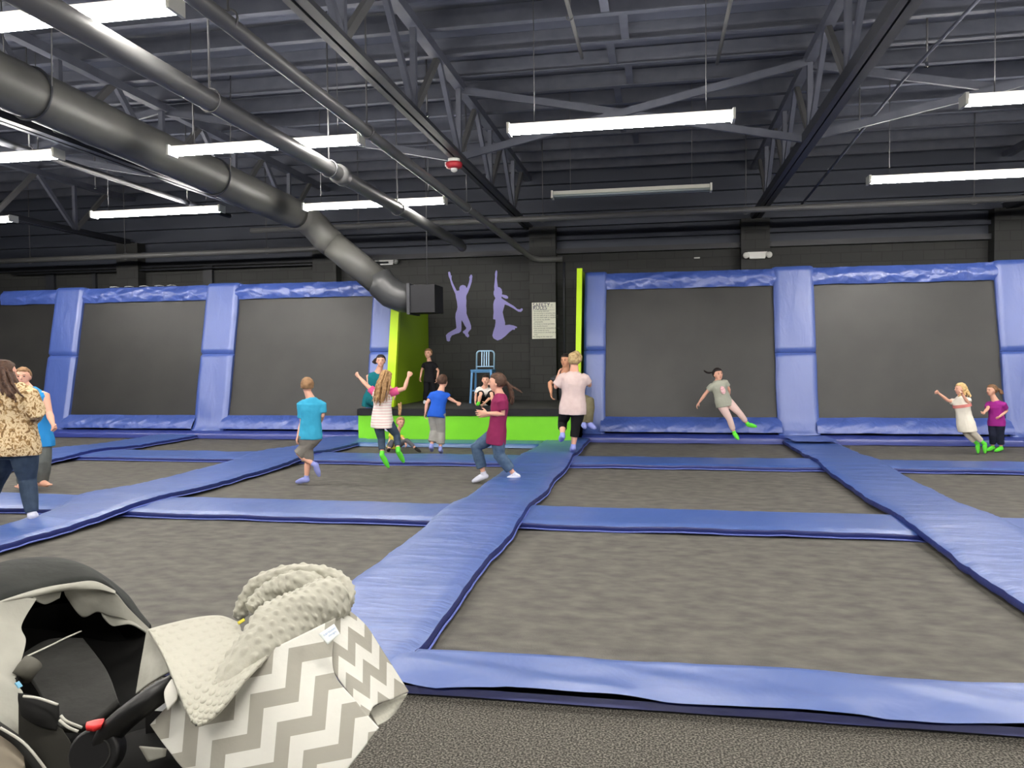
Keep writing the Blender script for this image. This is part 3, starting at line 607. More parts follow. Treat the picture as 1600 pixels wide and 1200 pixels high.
def person(label, Y, S, J, face, bf, hup=(0, 0, 1), hf=None, fat=1.0, skin=None, shirt=None, sleeve=0.6, hem=0.0, flare=1.08, pants=None, leg=1.0, fit=1.0, sock=None, sockh=0.25, hair=None, hairm=None, modes=('relaxed', 'relaxed'), ground=None, hh=None, sleevem=None, gap=0, beard=None, extra=None, seat=None, frontal=True, bust=0, cap=None):
    skin = skin or M_skin; Q = {k: at(p[0], p[1], Y + (p[2] if len(p) > 2 else 0)) for k, p in J.items()}
    hh = hh or (S / 6.15 if S < 1.5 else S / 6.9); k = S / 1.7 * 1.04
    if seat is not None:
        dz = seat + (.084 if S > 1.5 else .075) * S * fat - Q['hp'].z
        for q in Q: Q[q].z += dz
    if ground is not None:
        low = min(Q['tL'].z, Q['tR'].z) - 0.02 * k - ground
        if ground > -5 and abs(low) < 0.3:
            for q in Q: Q[q].z -= low
    f = V(face).normalized(); u = V(hup).normalized(); f = orth(f, u); r = f.cross(u)
    bfv = V(bf).normalized(); hfv = V(hf or bf).normalized()
    ch, hp, hd = Q['ch'], Q['hp'], Q['hd']; up = (ch - hp).normalized()
    bs = bfv.cross(up).normalized(); bfr = up.cross(bs); hs = hfv.cross(V((0, 0, 1)).lerp(up, .5)).normalized()
    sw, hw = 0.098 * S * (1 + (fat - 1) * .5), 0.052 * S * (1 + (fat - 1) * .6)
    sh = {'R': ch + bs * sw - up * .028 * S, 'L': ch - bs * sw - up * .028 * S}; hi = {'R': hp + hs * hw, 'L': hp - hs * hw}
    base = V((hp.x, hp.y, min(Q['tL'].z, Q['tR'].z) - 0.02 * k))
    t = thing('person', label, 'person', base)
    # torso rings
    Wt = [(-.22, .062), (0, .098), (.3, .088), (.5, .084), (.75, .1), (.93, .108), (1.02, .09), (1.1, .035)]
    Dt = [(-.22, .05), (0, .068), (.3, .058), (.5, .058), (.75, .068), (.93, .06), (1.02, .045), (1.1, .035)]
    def torso(b, t0, t1, aw, ad, n=12, fl=None, straight=False):
        R = []
        for i in range(n + 1):
            tt = t0 + (t1 - t0) * i / n; c = hp + (ch - hp) * tt
            sd = hs.lerp(bs, min(1, max(0, tt))).normalized(); fr = up.cross(sd).normalized() * (1)
            g = fl(tt) if fl else 1; tq = max(tt, 0) if straight else tt
            R.append(ell_ring(c, sd, fr, lerp3(Wt, tq) * S * fat * g + aw, lerp3(Dt, tq) * S * fat * g + ad, bulge=bust * S * math.exp(-((tt - .72) / .16) ** 2)))
        b.rings(R)
    b = MB(); torso(b, -.22, 1.1, 0, 0)
    nb = hd - u * (hh * 0.32) - f * (hh * 0.06)
    b.tube([ch + up * 0.0, ch.lerp(nb, .5), nb, nb + u * hh * .15], [.055 * S, .04 * S * fat ** .5, .034 * S * fat ** .5, .03 * S], 14)
    # head
    b.ell(hd + u * hh * .06 - f * hh * .04, r * hh * .345, f * hh * .42, u * hh * .42, 20, 13)
    b.ell(hd - u * hh * .26 + f * hh * .1, r * hh * .225, f * hh * .22, u * hh * .23)
    b.ell(hd - u * hh * .07 + f * hh * .16, r * hh * .275, f * hh * .21, u * hh * .34)
    b.tube([hd + u * hh * .06 + f * hh * .35, hd - u * hh * .07 + f * hh * .42], [hh * .035, hh * .06], 8, round_=True)
    b.ell(hd + u * hh * .12 + f * hh * .3, r * hh * .22, f * hh * .08, u * hh * .045)
    for s in (-1, 1): b.ell(hd - u * hh * .03 + r * (s * hh * .345), r * hh * .04, f * hh * .085, u * hh * .125)
    for m_, X in (('R', Q), ('L', Q)):
        e, wr = Q['e' + m_], Q['w' + m_]; s0 = sh[m_]; a = fat ** .7
        b.tube([s0 + (ch - s0) * .15, s0, s0.lerp(e, .5), e, e.lerp(wr, .35), wr], [.032 * S * a, .034 * S * a, .027 * S * a, .0215 * S * a, .023 * S * a, .0145 * S], 12, round_=True)
        d = wr - e; sd = bs if m_ == 'R' else -bs
        fwd = bfr if abs(d.normalized().dot(bfr)) < .8 else up
        hand(b, wr, d, -sd + bfr * .2 if modes[m_ == 'L'] != 'fist' else -sd * .3 + bfr + up * .2, fwd, k, modes[m_ == 'L'])
        kn, an, to = Q['k' + m_], Q['a' + m_], Q['t' + m_]; h0 = hi[m_]
        b.tube([h0.lerp(hp, .2) + up * .02, h0, h0.lerp(kn, .5), kn, kn.lerp(an, .35), an], [.05 * S * fat, .055 * S * fat, .045 * S * fat, .031 * S * a, .032 * S * a, .019 * S], 14, round_=True)
        dr = (to - an); sole = dr.normalized(); heel = an - (to - an).normalized() * .0 + ((kn - an).normalized() * -.026 - sole * 0.012) * S
        b.tube([heel, heel.lerp(to, .4) + (an - heel) * .25, heel.lerp(to, .75), to], [.021 * S, .026 * S, .022 * S, .014 * S], 12, round_=True)
        b.tube([an, heel], [.02 * S, .022 * S], 10, round_=True)
        if not sock:
            for q in range(-2, 3): b.ball(to + sole * .012 * S + sole.cross(kn - an).normalized() * (q * .008 * S), .0075 * S, 8, 6)
    organic(b.build('body', skin, t), 0.0052, 3)
    if frontal:
        for s in (-1, 1):
            MB().ell(hd + u * hh * .035 + r * (s * hh * .13) + f * hh * .352, r * hh * .05, f * hh * .02, u * hh * .028, 10, 7).build('eye', M_eye, t)
            MB().tube([hd + u * hh * .12 + r * (s * hh * .07) + f * hh * .375, hd + u * hh * .13 + r * (s * hh * .19) + f * hh * .33], hh * .014, 6).build('eyebrow', hairm or M_eye, t)
        MB().ell(hd - u * hh * .235 + f * hh * .335, r * hh * .085, f * hh * .025, u * hh * .025, 10, 7).build('mouth', M_lip, t)
    # hair
    if hairm:
        b = MB(); n, m_ = 28, 18; c0 = hd + u * hh * .08 - f * hh * .06; G = []
        for i in range(m_ + 1):
            th = PI * i / m_
            row = []
            for j in range(n):
                ph = 2 * PI * j / n; dv = f * (math.sin(th) * math.cos(ph)) + r * (math.sin(th) * math.sin(ph)) + u * math.cos(th)
                cf, cu = dv.dot(f), dv.dot(u)
                lim = -.62 if cf < .1 else -.62 + (cf - .1) * (1.15 / .35) if cf < .45 else .53
                if hair == 'bald': lim += .25
                rad = 1.0 if cu > lim else max(.6, 1 - (lim - cu) * 1.6)
                row.append(c0 + (f * (cf * .47) + r * (dv.dot(r) * .4) + u * (cu * .455)) * (hh * rad * (1.03 if hair != 'buzz' else .985)))
            G.append(row)
        b.rings(G)
        for path, cnt, r0, r1, jit in (extra or []):
            pts = [at(p[0], p[1], Y + p[2]) if len(p) == 3 else V(p) for p in path]
            dzv = pts
            for q in range(cnt):
                j0 = V((random.gauss(0, 1), random.gauss(0, 1), random.gauss(0, .6))) * jit
                N = 7; pp = []
                for i in range(N + 1):
                    x = i / N * (len(pts) - 1); a = min(int(x), len(pts) - 2); p = pts[a].lerp(pts[a + 1], x - a)
                    pp.append(p + j0 * (0.5 + 0.7 * i / N) + V((random.gauss(0, .2), random.gauss(0, .2), 0)) * jit * (i / N))
                b.tube(pp, [r0 + (r1 - r0) * (i / N) for i in range(N + 1)], 7, round_=True)
        organic(b.build('hair', hairm, t), 0.006, 1, 0.012, HTEX)
    # shirt
    if shirt:
        b = MB(); ez = .011 * S
        torso(b, -.12 - hem, 1.0, ez, ez, 14, lambda tt: flare if tt < .1 else 1 + (flare - 1) * max(0, 1 - (tt - .1) / .5), True)
        b.rings([ell_ring(hp + (ch - hp) * tt, bs, bfr, w_ * S * fat ** .6, d_ * S * fat ** .6) for tt, w_, d_ in ((.9, .1, .062), (1.0, .1, .062), (1.08, .06, .052), (1.13, .038, .04))])
        if sleeve:
            for m_ in 'RL':
                sb = b if not sleevem else MB()
                s0, e, wr = sh[m_], Q['e' + m_], Q['w' + m_]
                P = [s0 + (ch - s0) * .3, s0, s0.lerp(e, min(1, sleeve))]; a = fat ** .7
                Rr = [.044 * S * a, .045 * S * a, .042 * S * a]
                if sleeve > 1: P += [e.lerp(wr, sleeve - 1)]; Rr += [.03 * S * a]
                sb.tube(P, Rr, 14)
                if sleevem: organic(sb.build('sleeve', sleevem, t), .0075, 3, .01)
        organic(b.build('shirt', shirt, t), 0.0075, 4, 0.014)
    if pants:
        b = MB(); ez = .006 * S * fit
        torso(b, -.22, .16, ez, ez, 6)
        for m_ in 'RL':
            h0, kn, an = hi[m_], Q['k' + m_], Q['a' + m_]; a = fat ** .7
            P = [h0.lerp(hp, .2) + up * .01, h0]; R = [.052 * S * fat + ez, .057 * S * fat + ez]
            tab = [(0, .057 * S * fat + ez), (.5, .047 * S * fat + ez * 1.2), (1, (.034 + .012 * (fit - 1)) * S * a + ez), (1.4, (.034 + .012 * (fit - 1)) * S * a + ez), (2, (.023 + .013 * (fit - 1)) * S * a + ez)]
            x = .25
            while x <= leg * 2 + 1e-6:
                P.append(h0.lerp(kn, x) if x <= 1 else kn.lerp(an, x - 1)); R.append(lerp3(tab, x)); x += .25
            b.tube(P, R, 16)
        organic(b.build('shorts' if leg < .7 else 'trousers', pants, t), 0.0075, 3, 0.012 if fit > 1 else 0.004)
    if sock:
        for m_ in 'RL':
            b = MB(); kn, an, to = Q['k' + m_], Q['a' + m_], Q['t' + m_]; sole = (to - an).normalized(); heel = an + ((kn - an).normalized() * -.026 - sole * 0.012) * S
            b.tube([heel, heel.lerp(to, .4) + (an - heel) * .25, heel.lerp(to, .75), to + sole * .01], [.026 * S, .03 * S, .027 * S, .018 * S], 12, round_=True)
            b.tube([heel, an, an.lerp(kn, sockh)], [.026 * S, .025 * S, .026 * S], 12)
            organic(b.build('sock', sock, t), 0.006, 3)
    return t, Q, dict(sh=sh, hi=hi, hd=hd, f=f, u=u, r=r, hh=hh, bfr=bfr, bs=bs, up=up, ch=ch, hp=hp)

M_lime_s = cloth('lime sock', (104, 226, 70)); M_lav_s = cloth('lavender sock', (150, 158, 222)); M_wht_s = cloth('white sock', (214, 216, 232))
M_brown = mat('dark brown hair', (62, 44, 36), 0.6, 0.3, c2=(84, 60, 46), scale=30); M_lbrown = mat('light brown hair', (140, 104, 70), 0.6, 0.3, c2=(186, 150, 104), scale=34)
M_blond = mat('blonde hair', (196, 160, 104), 0.6, 0.3, c2=(226, 196, 142), scale=30); M_crop = mat('cropped sandy hair', (124, 94, 68), 0.7, 0.2, c2=(156, 122, 90), scale=14); M_jet = mat('near black hair', (38, 30, 28), 0.55, 0.3)
M_denim = cloth('blue denim', (62, 82, 108), (84, 104, 128), 14); M_legg = cloth('slate jeans', (52, 66, 84), (66, 80, 98), 12)
def leopard():
    m = mat('cloth leopard print', (200, 178, 140), 0.85, 0.15); nt = m.node_tree; b_ = nt.nodes['Principled BSDF']
    tc = nd(nt, 'ShaderNodeTexCoord'); n = nd(nt, 'ShaderNodeTexNoise', Scale=22.0, Detail=2, Distortion=1.2); nt.links.new(tc.outputs['Object'], n.inputs['Vector'])
    v = nd(nt, 'ShaderNodeTexVoronoi', Scale=30.0); v.feature = 'DISTANCE_TO_EDGE'; nt.links.new(n.outputs['Color'], v.inputs['Vector']) if False else nt.links.new(tc.outputs['Object'], v.inputs['Vector'])
    r1 = nd(nt, 'ShaderNodeValToRGB'); nt.links.new(n.outputs[0], r1.inputs[0]); e = r1.color_ramp.elements
    e[0].position = .36; e[0].color = lin((120, 94, 64)); e[1].position = .46; e[1].color = lin((176, 142, 96))
    x = e.new(.52); x.color = lin((226, 206, 170)); x = e.new(.62); x.color = lin((214, 190, 148)); x = e.new(.68); x.color = lin((150, 120, 84))
    nt.links.new(r1.outputs[0], b_.inputs['Base Color']); return m
def striped():
    m = mat('cloth pink white stripes', (236, 226, 222), 0.85, 0.15); nt = m.node_tree; b_ = nt.nodes['Principled BSDF']
    tc = nd(nt, 'ShaderNodeTexCoord'); wv = nd(nt, 'ShaderNodeTexWave', Scale=8.0, Distortion=0.6); wv.bands_direction = 'Z'; nt.links.new(tc.outputs['Object'], wv.inputs['Vector'])
    r1 = nd(nt, 'ShaderNodeValToRGB'); nt.links.new(wv.outputs[0], r1.inputs[0]); e = r1.color_ramp.elements
    e[0].position = .35; e[0].color = lin((232, 206, 202)); e[1].position = .6; e[1].color = lin((242, 236, 230)); nt.links.new(r1.outputs[0], b_.inputs['Base Color']); return m

# adults at the left
Yv = 6.5
person('woman in a leopard print blouse and jeans seen from behind at the left edge', Yv, 1.66,
       dict(hd=(9, 589), ch=(22, 615), hp=(24, 703), eR=(57, 652, -.02), wR=(46, 672, .25), eL=(-16, 652, 0), wL=(-12, 675, .25), kR=(43, 755, .04), aR=(50, 806), tR=(54, 816, .16), kL=(-6, 758, .2), aL=(-22, 795, .42), tL=(-20, 804, .58)),
       (.25, .95, .05), (.15, 1, 0), fat=1.32, shirt=leopard(), sleeve=1.35, hem=.03, flare=1.1, pants=M_legg, leg=1.0, fit=1, sock=M_wht_s, sockh=.1, hair='long', hairm=M_brown, ground=0.012, frontal=False,
       extra=[([(4, 578, -.08), (8, 600, -.13), (18, 618, -.15)], 20, .016, .009, .035), ([(16, 582, -.02), (22, 600, -.06), (24, 618, -.1)], 10, .013, .007, .025)])
Yv = on(68, 764, 0).y
person('bare armed man in a bright blue tank top behind the leopard print woman', Yv, 1.68,
       dict(hd=(36, 595), ch=(46, 620), hp=(51, 692), eL=(77, 651, .0), wL=(83, 669, -.08), eR=(22, 650), wR=(24, 675, -.1), kL=(66, 728, -.03), aL=(64, 757), tL=(76, 763, -.1), kR=(44, 729, -.03), aR=(38, 760), tR=(29, 766, -.12)),
       (.5, -.85, -.12), (.25, -1, 0), fat=1.2, skin=M_skin, shirt=cloth('sky blue tank', (52, 146, 214)), sleeve=0, hem=.05, flare=1.2, pants=cloth('grey joggers', (92, 96, 94), (104, 108, 106)), leg=1.0, fit=1.9, hair='buzz', hairm=M_crop, ground=0.026, modes=('relaxed', 'fist'))
# boy in turquoise
Yv = on(476, 757, 0).y
person('boy in a turquoise t-shirt and grey shorts walking away on one foot', Yv, 1.3,
       dict(hd=(480, 605), ch=(487, 630), hp=(485, 684), eR=(504, 652, .04), wR=(497, 668, .2), eL=(472, 662, -.02), wL=(466, 682, -.06), kL=(481, 722, .02), aL=(479, 749), tL=(465, 755, .04), kR=(467, 713, -.04), aR=(491, 728, -.02), tR=(498, 744, .02)),
       (-.5, .85, 0), (-.35, .93, 0), shirt=cloth('turquoise', (62, 164, 200)), sleeve=.75, hem=-.04, flare=1.08, pants=cloth('grey shorts', (116, 112, 106), (128, 124, 118)), leg=.5, fit=2.3, sock=M_lav_s, sockh=.14, hair='buzz', hairm=M_crop, ground=0.012, frontal=False)
# girl in the air with long hair
person('girl with long loose hair jumping in the air, both fists raised', 10.4, 1.3,
       dict(hd=(603, 591), ch=(598, 609), hp=(597, 657), eR=(632, 607, 0), wR=(638, 589, .04), eL=(573, 602, 0), wL=(561, 589, .04), kL=(596, 686, .03), aL=(597, 709, -.05), tL=(606, 728, .0), kR=(620, 680, .1), aR=(622, 703, .0), tR=(630, 720, .08)),
       (.15, .97, -.1), (.08, 1, 0), hup=(.12, 0, 1), shirt=striped(), sleeve=.55, hem=.12, flare=1.16, sleevem=cloth('hot pink', (226, 96, 148)), pants=M_legg, leg=.93, sock=M_lime_s, sockh=.18, hair='long', hairm=M_lbrown, modes=('fist', 'fist'), frontal=False,
       extra=[([(602, 580, -.1), (594, 600, -.15), (590, 628, -.16)], 26, .014, .007, .03), ([(608, 584, -.08), (604, 604, -.13), (600, 626, -.14)], 16, .012, .006, .025)])
# woman in teal at the stage end
person('woman in a teal sleeveless dress sitting on the left end of the stage', 14.22, 1.62,
       dict(hd=(595, 567, 0), ch=(590, 589, .05), hp=(584, 629, .1), eR=(577, 606, .0), wR=(583, 622, -.1), eL=(608, 606, .0), wL=(615, 619, -.15), kR=(592, 632, -.36), aR=(594, 668, -.38), tR=(593, 675, -.5), kL=(606, 632, -.36), aL=(604, 668, -.38), tL=(605, 675, -.5)),
       (.3, -.95, -.08), (.25, -.97, 0), shirt=cloth('teal', (24, 104, 112)), sleeve=0, hem=.1, flare=1.25, pants=cloth('teal skirt', (20, 96, 104)), leg=.4, fit=2, sock=M_wht_s, sockh=.12, hair='bun', hairm=M_jet, seat=.65, modes=('relaxed', 'relaxed'),
       extra=[([(588, 562, .1), (586, 566, .12)], 6, .03, .03, .01)])
# boy in black on the stage
person('small boy in a black t-shirt and trousers standing on the stage', 15.7, 1.1,
       dict(hd=(669, 555), ch=(671, 570), hp=(671, 595), eR=(659, 581, 0), wR=(657, 592, -.05), eL=(685, 582, 0), wL=(683, 594, -.05), kR=(666, 613, -.03), aR=(664, 628), tR=(663, 632, -.1), kL=(678, 613, -.03), aL=(678, 628), tL=(678, 632, -.1)),
       (-.12, -.97, -.2), (-.1, -1, 0), shirt=cloth('black tee', (30, 30, 34)), sleeve=.6, hem=.06, pants=cloth('black trousers', (26, 27, 31)), leg=1, fit=1.6, sock=M_wht_s, sockh=.1, hair='short', hairm=M_crop, ground=0.655, hh=.205)
# boy in royal blue
person('boy in a royal blue t-shirt and light grey joggers before the stage', 12.45, 1.32,
       dict(hd=(692, 594, .1), ch=(688, 613, .06), hp=(682, 645, -.03), eR=(702, 621, .03), wR=(713, 627, .08), eL=(667, 628, 0), wL=(665, 642, .0), kL=(679, 671, .05), aL=(674, 695, -.05), tL=(675, 702, .1), kR=(689, 673, .05), aR=(688, 699), tR=(690, 705, .14)),
       (.35, .9, -.35), (.15, .97, -.1), shirt=cloth('royal blue', (38, 88, 190)), sleeve=.6, hem=.08, pants=cloth('heather grey', (150, 148, 142), (162, 160, 154)), leg=.97, fit=1.9, sock=M_lav_s, sockh=.12, hair='short', hairm=M_brown, modes=('fist', 'relaxed'), ground=0.012, frontal=False)
# boy in white sitting on the stage
person('boy in a white t-shirt and black shorts crouching on the stage edge', 14.55, 1.22,
       dict(hd=(759, 598, -.05), ch=(757, 611, .02), hp=(757, 632, .12), eR=(744, 621, -.05), wR=(743, 631, -.2), eL=(769, 622, -.1), wL=(758, 633, -.3), kR=(751, 619, -.2), aR=(748, 633, -.22), tR=(746, 636, -.34), kL=(768, 619, -.2), aL=(770, 633, -.2), tL=(771, 636, -.34)),
       (.05, -.97, -.1), (0, -1, 0), shirt=cloth('white tee', (226, 220, 214)), sleeve=.8, hem=.0, pants=cloth('black shorts', (30, 30, 32)), leg=.5, fit=2, sock=M_lime_s, sockh=.1, hair='short', hairm=M_jet, seat=.65, modes=('relaxed', 'open'))
# girl in maroon
Yv = on(748, 756, 0).y
t, Q, I = person('girl in a maroon t-shirt and jeans running left, ponytail flying', Yv, 1.46,
       dict(hd=(776, 600), ch=(782, 624, 0), hp=(776, 681, 0), eL=(786, 649, -.12), wL=(762, 648, -.17), eR=(784, 650, .2), wR=(764, 650, .16), kR=(744, 701, .05), aR=(756, 743, .06), tR=(741, 753, .06), kL=(780, 713, -.06), aL=(804, 744, -.04), tL=(788, 754, -.05)),
       (-1, -.12, -.03), (-.95, -.3, 0), shirt=cloth('maroon', (132, 42, 82)), sleeve=.62, hem=.14, flare=1.1, pants=M_denim, leg=.99, fit=1.6, sock=M_wht_s, sockh=.1, hair='pony', hairm=M_brown, modes=('open', 'open'), ground=0.0121,
       extra=[([(784, 592, 0), (796, 602, .02), (801, 618, .03), (799, 630, .03)], 9, .016, .006, .016), ([(786, 594, 0), (800, 604, .02), (814, 612, .04)], 7, .014, .005, .014)])
# woman in pale pink
Yv = on(895, 709, .1).y
person('woman in a pale pink top and black capri leggings running away on the middle pad', Yv, 1.64,
       dict(hd=(897, 568), ch=(897, 591), hp=(895, 641), eR=(919, 604, .05), wR=(922, 605, .27), eL=(868, 609, .0), wL=(872, 592, .1), kL=(879, 664, .12), aL=(879, 684, -.05), tL=(876, 692, .05), kR=(899, 673, .0), aR=(896, 701), tR=(894, 708, .15)),
       (-.35, .93, 0), (0, 1, 0), fat=1.12, shirt=cloth('pale pink', (206, 184, 180), (214, 194, 190)), sleeve=.85, hem=.1, flare=1.08, pants=cloth('black leggings', (26, 26, 28)), leg=.76, fit=1.1, sock=M_lav_s, sockh=.1, hair='bun', hairm=mat('ash blonde hair', (150, 124, 88), .6, .3, c2=(196, 172, 126), scale=30), ground=0.115, frontal=False,
       extra=[([(892, 556, .0), (900, 553, .0), (903, 560, -.02)], 10, .03, .026, .03)])
# man behind her
person('man in a charcoal t-shirt and khaki trousers sitting behind the pink topped woman', 14.2, 1.72,
       dict(hd=(884, 572, .05), ch=(883, 594, .12), hp=(893, 632, .2), eR=(859, 607, .05), wR=(861, 622, -.05), eL=(905, 612, .0), wL=(910, 630, -.1), kL=(921, 636, -.4), aL=(920, 668, -.36), tL=(929, 677, -.52), kR=(909, 640, -.42), aR=(911, 668, -.4), tR=(914, 676, -.55)),
       (-.35, -.93, -.05), (.1, -.97, 0), fat=1.1, skin=M_skin2, shirt=cloth('charcoal tee', (58, 60, 64)), sleeve=.65, pants=cloth('khaki', (112, 106, 82), (122, 116, 92)), leg=1, fit=1.6, sock=M_lav_s, sockh=.12, hair='short', hairm=M_jet, seat=.65)
# girl bouncing off the wall
t, Q, I = person('girl in a grey t-shirt and pale pink tights bouncing off the wall trampoline', 14.15, 1.34,
       dict(hd=(1122, 585), ch=(1121, 598), hp=(1131, 628), eR=(1104, 613, 0), wR=(1093, 628, 0), eL=(1139, 609, .08), wL=(1138, 622, .2), kR=(1140, 655, -.05), aR=(1147, 676, .0), tR=(1153, 685, -.1), kL=(1155, 645, -.05), aL=(1168, 662, .0), tL=(1180, 666, -.08)),
       (.4, -.9, -.15), (.3, -.95, 0), hup=(-.12, 0, 1), shirt=cloth('sage grey tee', (164, 166, 152)), sleeve=.55, hem=.12, pants=cloth('pale pink tights', (224, 196, 190)), leg=.98, sock=M_lime_s, sockh=.14, hair='pony', hairm=M_jet, modes=('relaxed', 'relaxed'),
       extra=[([(1112, 582, .08), (1106, 583, .1), (1100, 579, .12)], 5, .012, .005, .008)])
pr_ = I['ch'].lerp(I['hp'], .45) + I['bfr'] * .0
MB().ell(I['ch'].lerp(I['hp'], .42) + I['bfr'] * (.082 * 1.34) + I['bs'] * -.01, I['bs'] * .045, I['bfr'] * .02, I['up'] * .075, 14, 9).build('shirt_print', cloth('pink shirt print', (224, 150, 168), (246, 226, 220), 40), t)
# the two small girls at the right
Yv = on(1530, 709, 0).y
t, Q, I = person('blonde small girl in a white t-shirt running with arms stretched out', Yv, 1.16,
       dict(hd=(1500, 612), ch=(1501, 628), hp=(1509, 666), eL=(1513, 634, -.1), wL=(1503, 620, -.16), eR=(1481, 630, .05), wR=(1467, 619, 0), kL=(1521, 681, -.06), aL=(1537, 697, -.03), tL=(1539, 710, -.03), kR=(1512, 683, .05), aR=(1526, 697, .05), tR=(1528, 710, .05)),
       (-.97, -.2, 0), (-.75, -.65, 0), shirt=cloth('white print tee', (236, 230, 216)), sleeve=.5, hem=.2, flare=1.15, pants=cloth('pale grey leggings', (206, 198, 184)), leg=.97, fit=1.1, sock=M_lime_s, sockh=.25, hair='bob', hairm=M_blond, modes=('fist', 'fist'), ground=0.012,
       extra=[([(1506, 603, 0), (1509, 612, 0), (1511, 617, 0)], 14, .02, .012, .03)])
MB().rings([ell_ring(I['hp'].lerp(I['ch'], tt), I['bs'], I['bfr'], .122 * 1.16, .087 * 1.16) for tt in (.68, .8)], caps=False).build('chest_stripe', cloth('coral stripe', (222, 140, 132)), t)
Yv = on(1556, 706, 0).y
person('small girl in a magenta t-shirt and navy trousers following the blonde girl', Yv, 1.14,
       dict(hd=(1549, 612), ch=(1556, 631), hp=(1557, 662), eL=(1573, 644, -.03), wL=(1562, 653, -.13), eR=(1543, 641, -.05), wR=(1538, 646, -.14), kL=(1563, 682, -.03), aL=(1564, 701), tL=(1556, 706, -.05), kR=(1551, 682, .0), aR=(1551, 700, .05), tR=(1543, 705, .0)),
       (-.92, -.4, -.05), (-.75, -.65, 0), shirt=cloth('magenta', (152, 44, 134)), sleeve=.62, hem=.05, pants=cloth('navy trousers', (36, 40, 58)), leg=.98, fit=1.4, sock=M_lime_s, sockh=.12, hair='pony', hairm=mat('mid brown hair', (112, 82, 60), .6, .3, c2=(140, 106, 76), scale=30), modes=('fist', 'fist'), ground=0.012,
       extra=[([(1558, 607, 0), (1563, 610, 0), (1564, 615, 0)], 7, .016, .008, .012)])
# toddler sitting before the green front
person('toddler in a yellow top with an upright ponytail sitting before the green front', 12.95, .95,
       dict(hd=(626, 656, -.05), ch=(620, 675, 0), hp=(614, 693, .02), eL=(631, 682, -.08), wL=(634, 690, -.2), eR=(609, 684, -.02), wR=(607, 692, -.12), kL=(636, 684, -.18), aL=(650, 697, -.2), tL=(656, 701, -.26), kR=(612, 686, -.3), aR=(608, 698, -.36), tR=(606, 700, -.44)),
       (.55, -.7, -.5), (.4, -.9, 0), hup=(.05, 0, 1), shirt=cloth('yellow top', (226, 214, 84)), sleeve=.4, pants=cloth('dark grey leggings', (84, 86, 92)), leg=.96, sock=cloth('black sock', (30, 30, 30)), sockh=.12, hair='pony', hairm=M_lbrown, hh=.185, seat=.005,
       extra=[([(625, 648, 0), (626, 640, 0), (626, 631, .02)], 6, .014, .012, .016)])
# ---------------------------------------------------------------- stroller and blanket in the foreground
def poly_at(P, t, smooth=True):
    n = len(P) - 1; x = min(max(t, 0), 1) * n; i = min(int(x), n - 1); f_ = x - i
    if not smooth or n < 2: return P[i].lerp(P[i + 1], f_)
    p0, p1, p2, p3 = P[max(i - 1, 0)], P[i], P[i + 1], P[min(i + 2, n)]
    return 0.5 * (2 * p1 + (p2 - p0) * f_ + (2 * p0 - 5 * p1 + 4 * p2 - p3) * f_ ** 2 + (3 * p1 - p0 - 3 * p2 + p3) * f_ ** 3)
def W3(L): return [at(*p) for p in L]
def coons(top, bottom, left, right, nu=40, nv=40, wr=0.0, ws=9.0, seed=0.0, dots=0.0, sp=0.022, sag=0.0):
    T, B, L, R = W3(top), W3(bottom), W3(left), W3(right); c00, c10, c01, c11 = T[0], T[-1], B[0], B[-1]
    lu = sum((a - b).length for a, b in zip(T, T[1:])) * .5 + sum((a - b).length for a, b in zip(B, B[1:])) * .5
    lv = sum((a - b).length for a, b in zip(L, L[1:])) * .5 + sum((a - b).length for a, b in zip(R, R[1:])) * .5
    def fn(u, v):
        p = poly_at(T, u) * (1 - v) + poly_at(B, u) * v + poly_at(L, v) * (1 - u) + poly_at(R, v) * u
        p = p - (c00 * (1 - u) * (1 - v) + c10 * u * (1 - v) + c01 * (1 - u) * v + c11 * u * v)
        vd = (EYE - p).normalized(); h = 0
        if wr: h += wr * (nz(p.x * ws, p.z * ws, seed) + 0.5 * nz(p.x * ws * 2.3 + p.z * ws, p.z * ws * 1.1, seed + 4))
        if sag: h += sag * math.sin(PI * u) * math.sin(PI * v)
        if dots:
            a, b = u * lu / sp, v * lv / sp; a += 0.5 * (int(math.floor(b)) % 2)
            dd = math.hypot(a - math.floor(a) - .5, b - math.floor(b) - .5); h += dots * max(0, 1 - (dd / .3) ** 2)
        return p + vd * h
    return MB().grid(fn, nu, nv)
def patch(name, m, par, *a, th=0.004, **k):
    o = coons(*a, **k).build(name, m, par); mod(o, 'SOLIDIFY', thickness=th, offset=0); return o
M_canopy = mat('black canopy cloth', (38, 40, 38), 0.8, 0.25, c2=(48, 50, 47), scale=6, bump=0.2, bscale=20)
M_liner = mat('light grey liner cloth', (172, 171, 160), 0.8, 0.2, c2=(158, 157, 146), scale=5, bump=0.15, bscale=20)
M_seatb = mat('black seat cloth', (17, 17, 16), 0.85, 0.2); M_pad = mat('dark grey seat pad', (48, 48, 46), 0.8, 0.25, c2=(38, 38, 36), scale=8, bump=0.25, bscale=18)
M_hand = mat('black moulded plastic', (16, 16, 17), 0.42, 0.5); M_pipe2 = mat('cream piping', (206, 204, 192), 0.6, 0.3); M_redb = mat('red release button', (226, 44, 44), 0.4, 0.5)
base = V((-1.15, 1.9, 0.0))
t = thing('baby_stroller', 'baby stroller with an open black canopy and grey liner at the lower left', 'stroller', base)
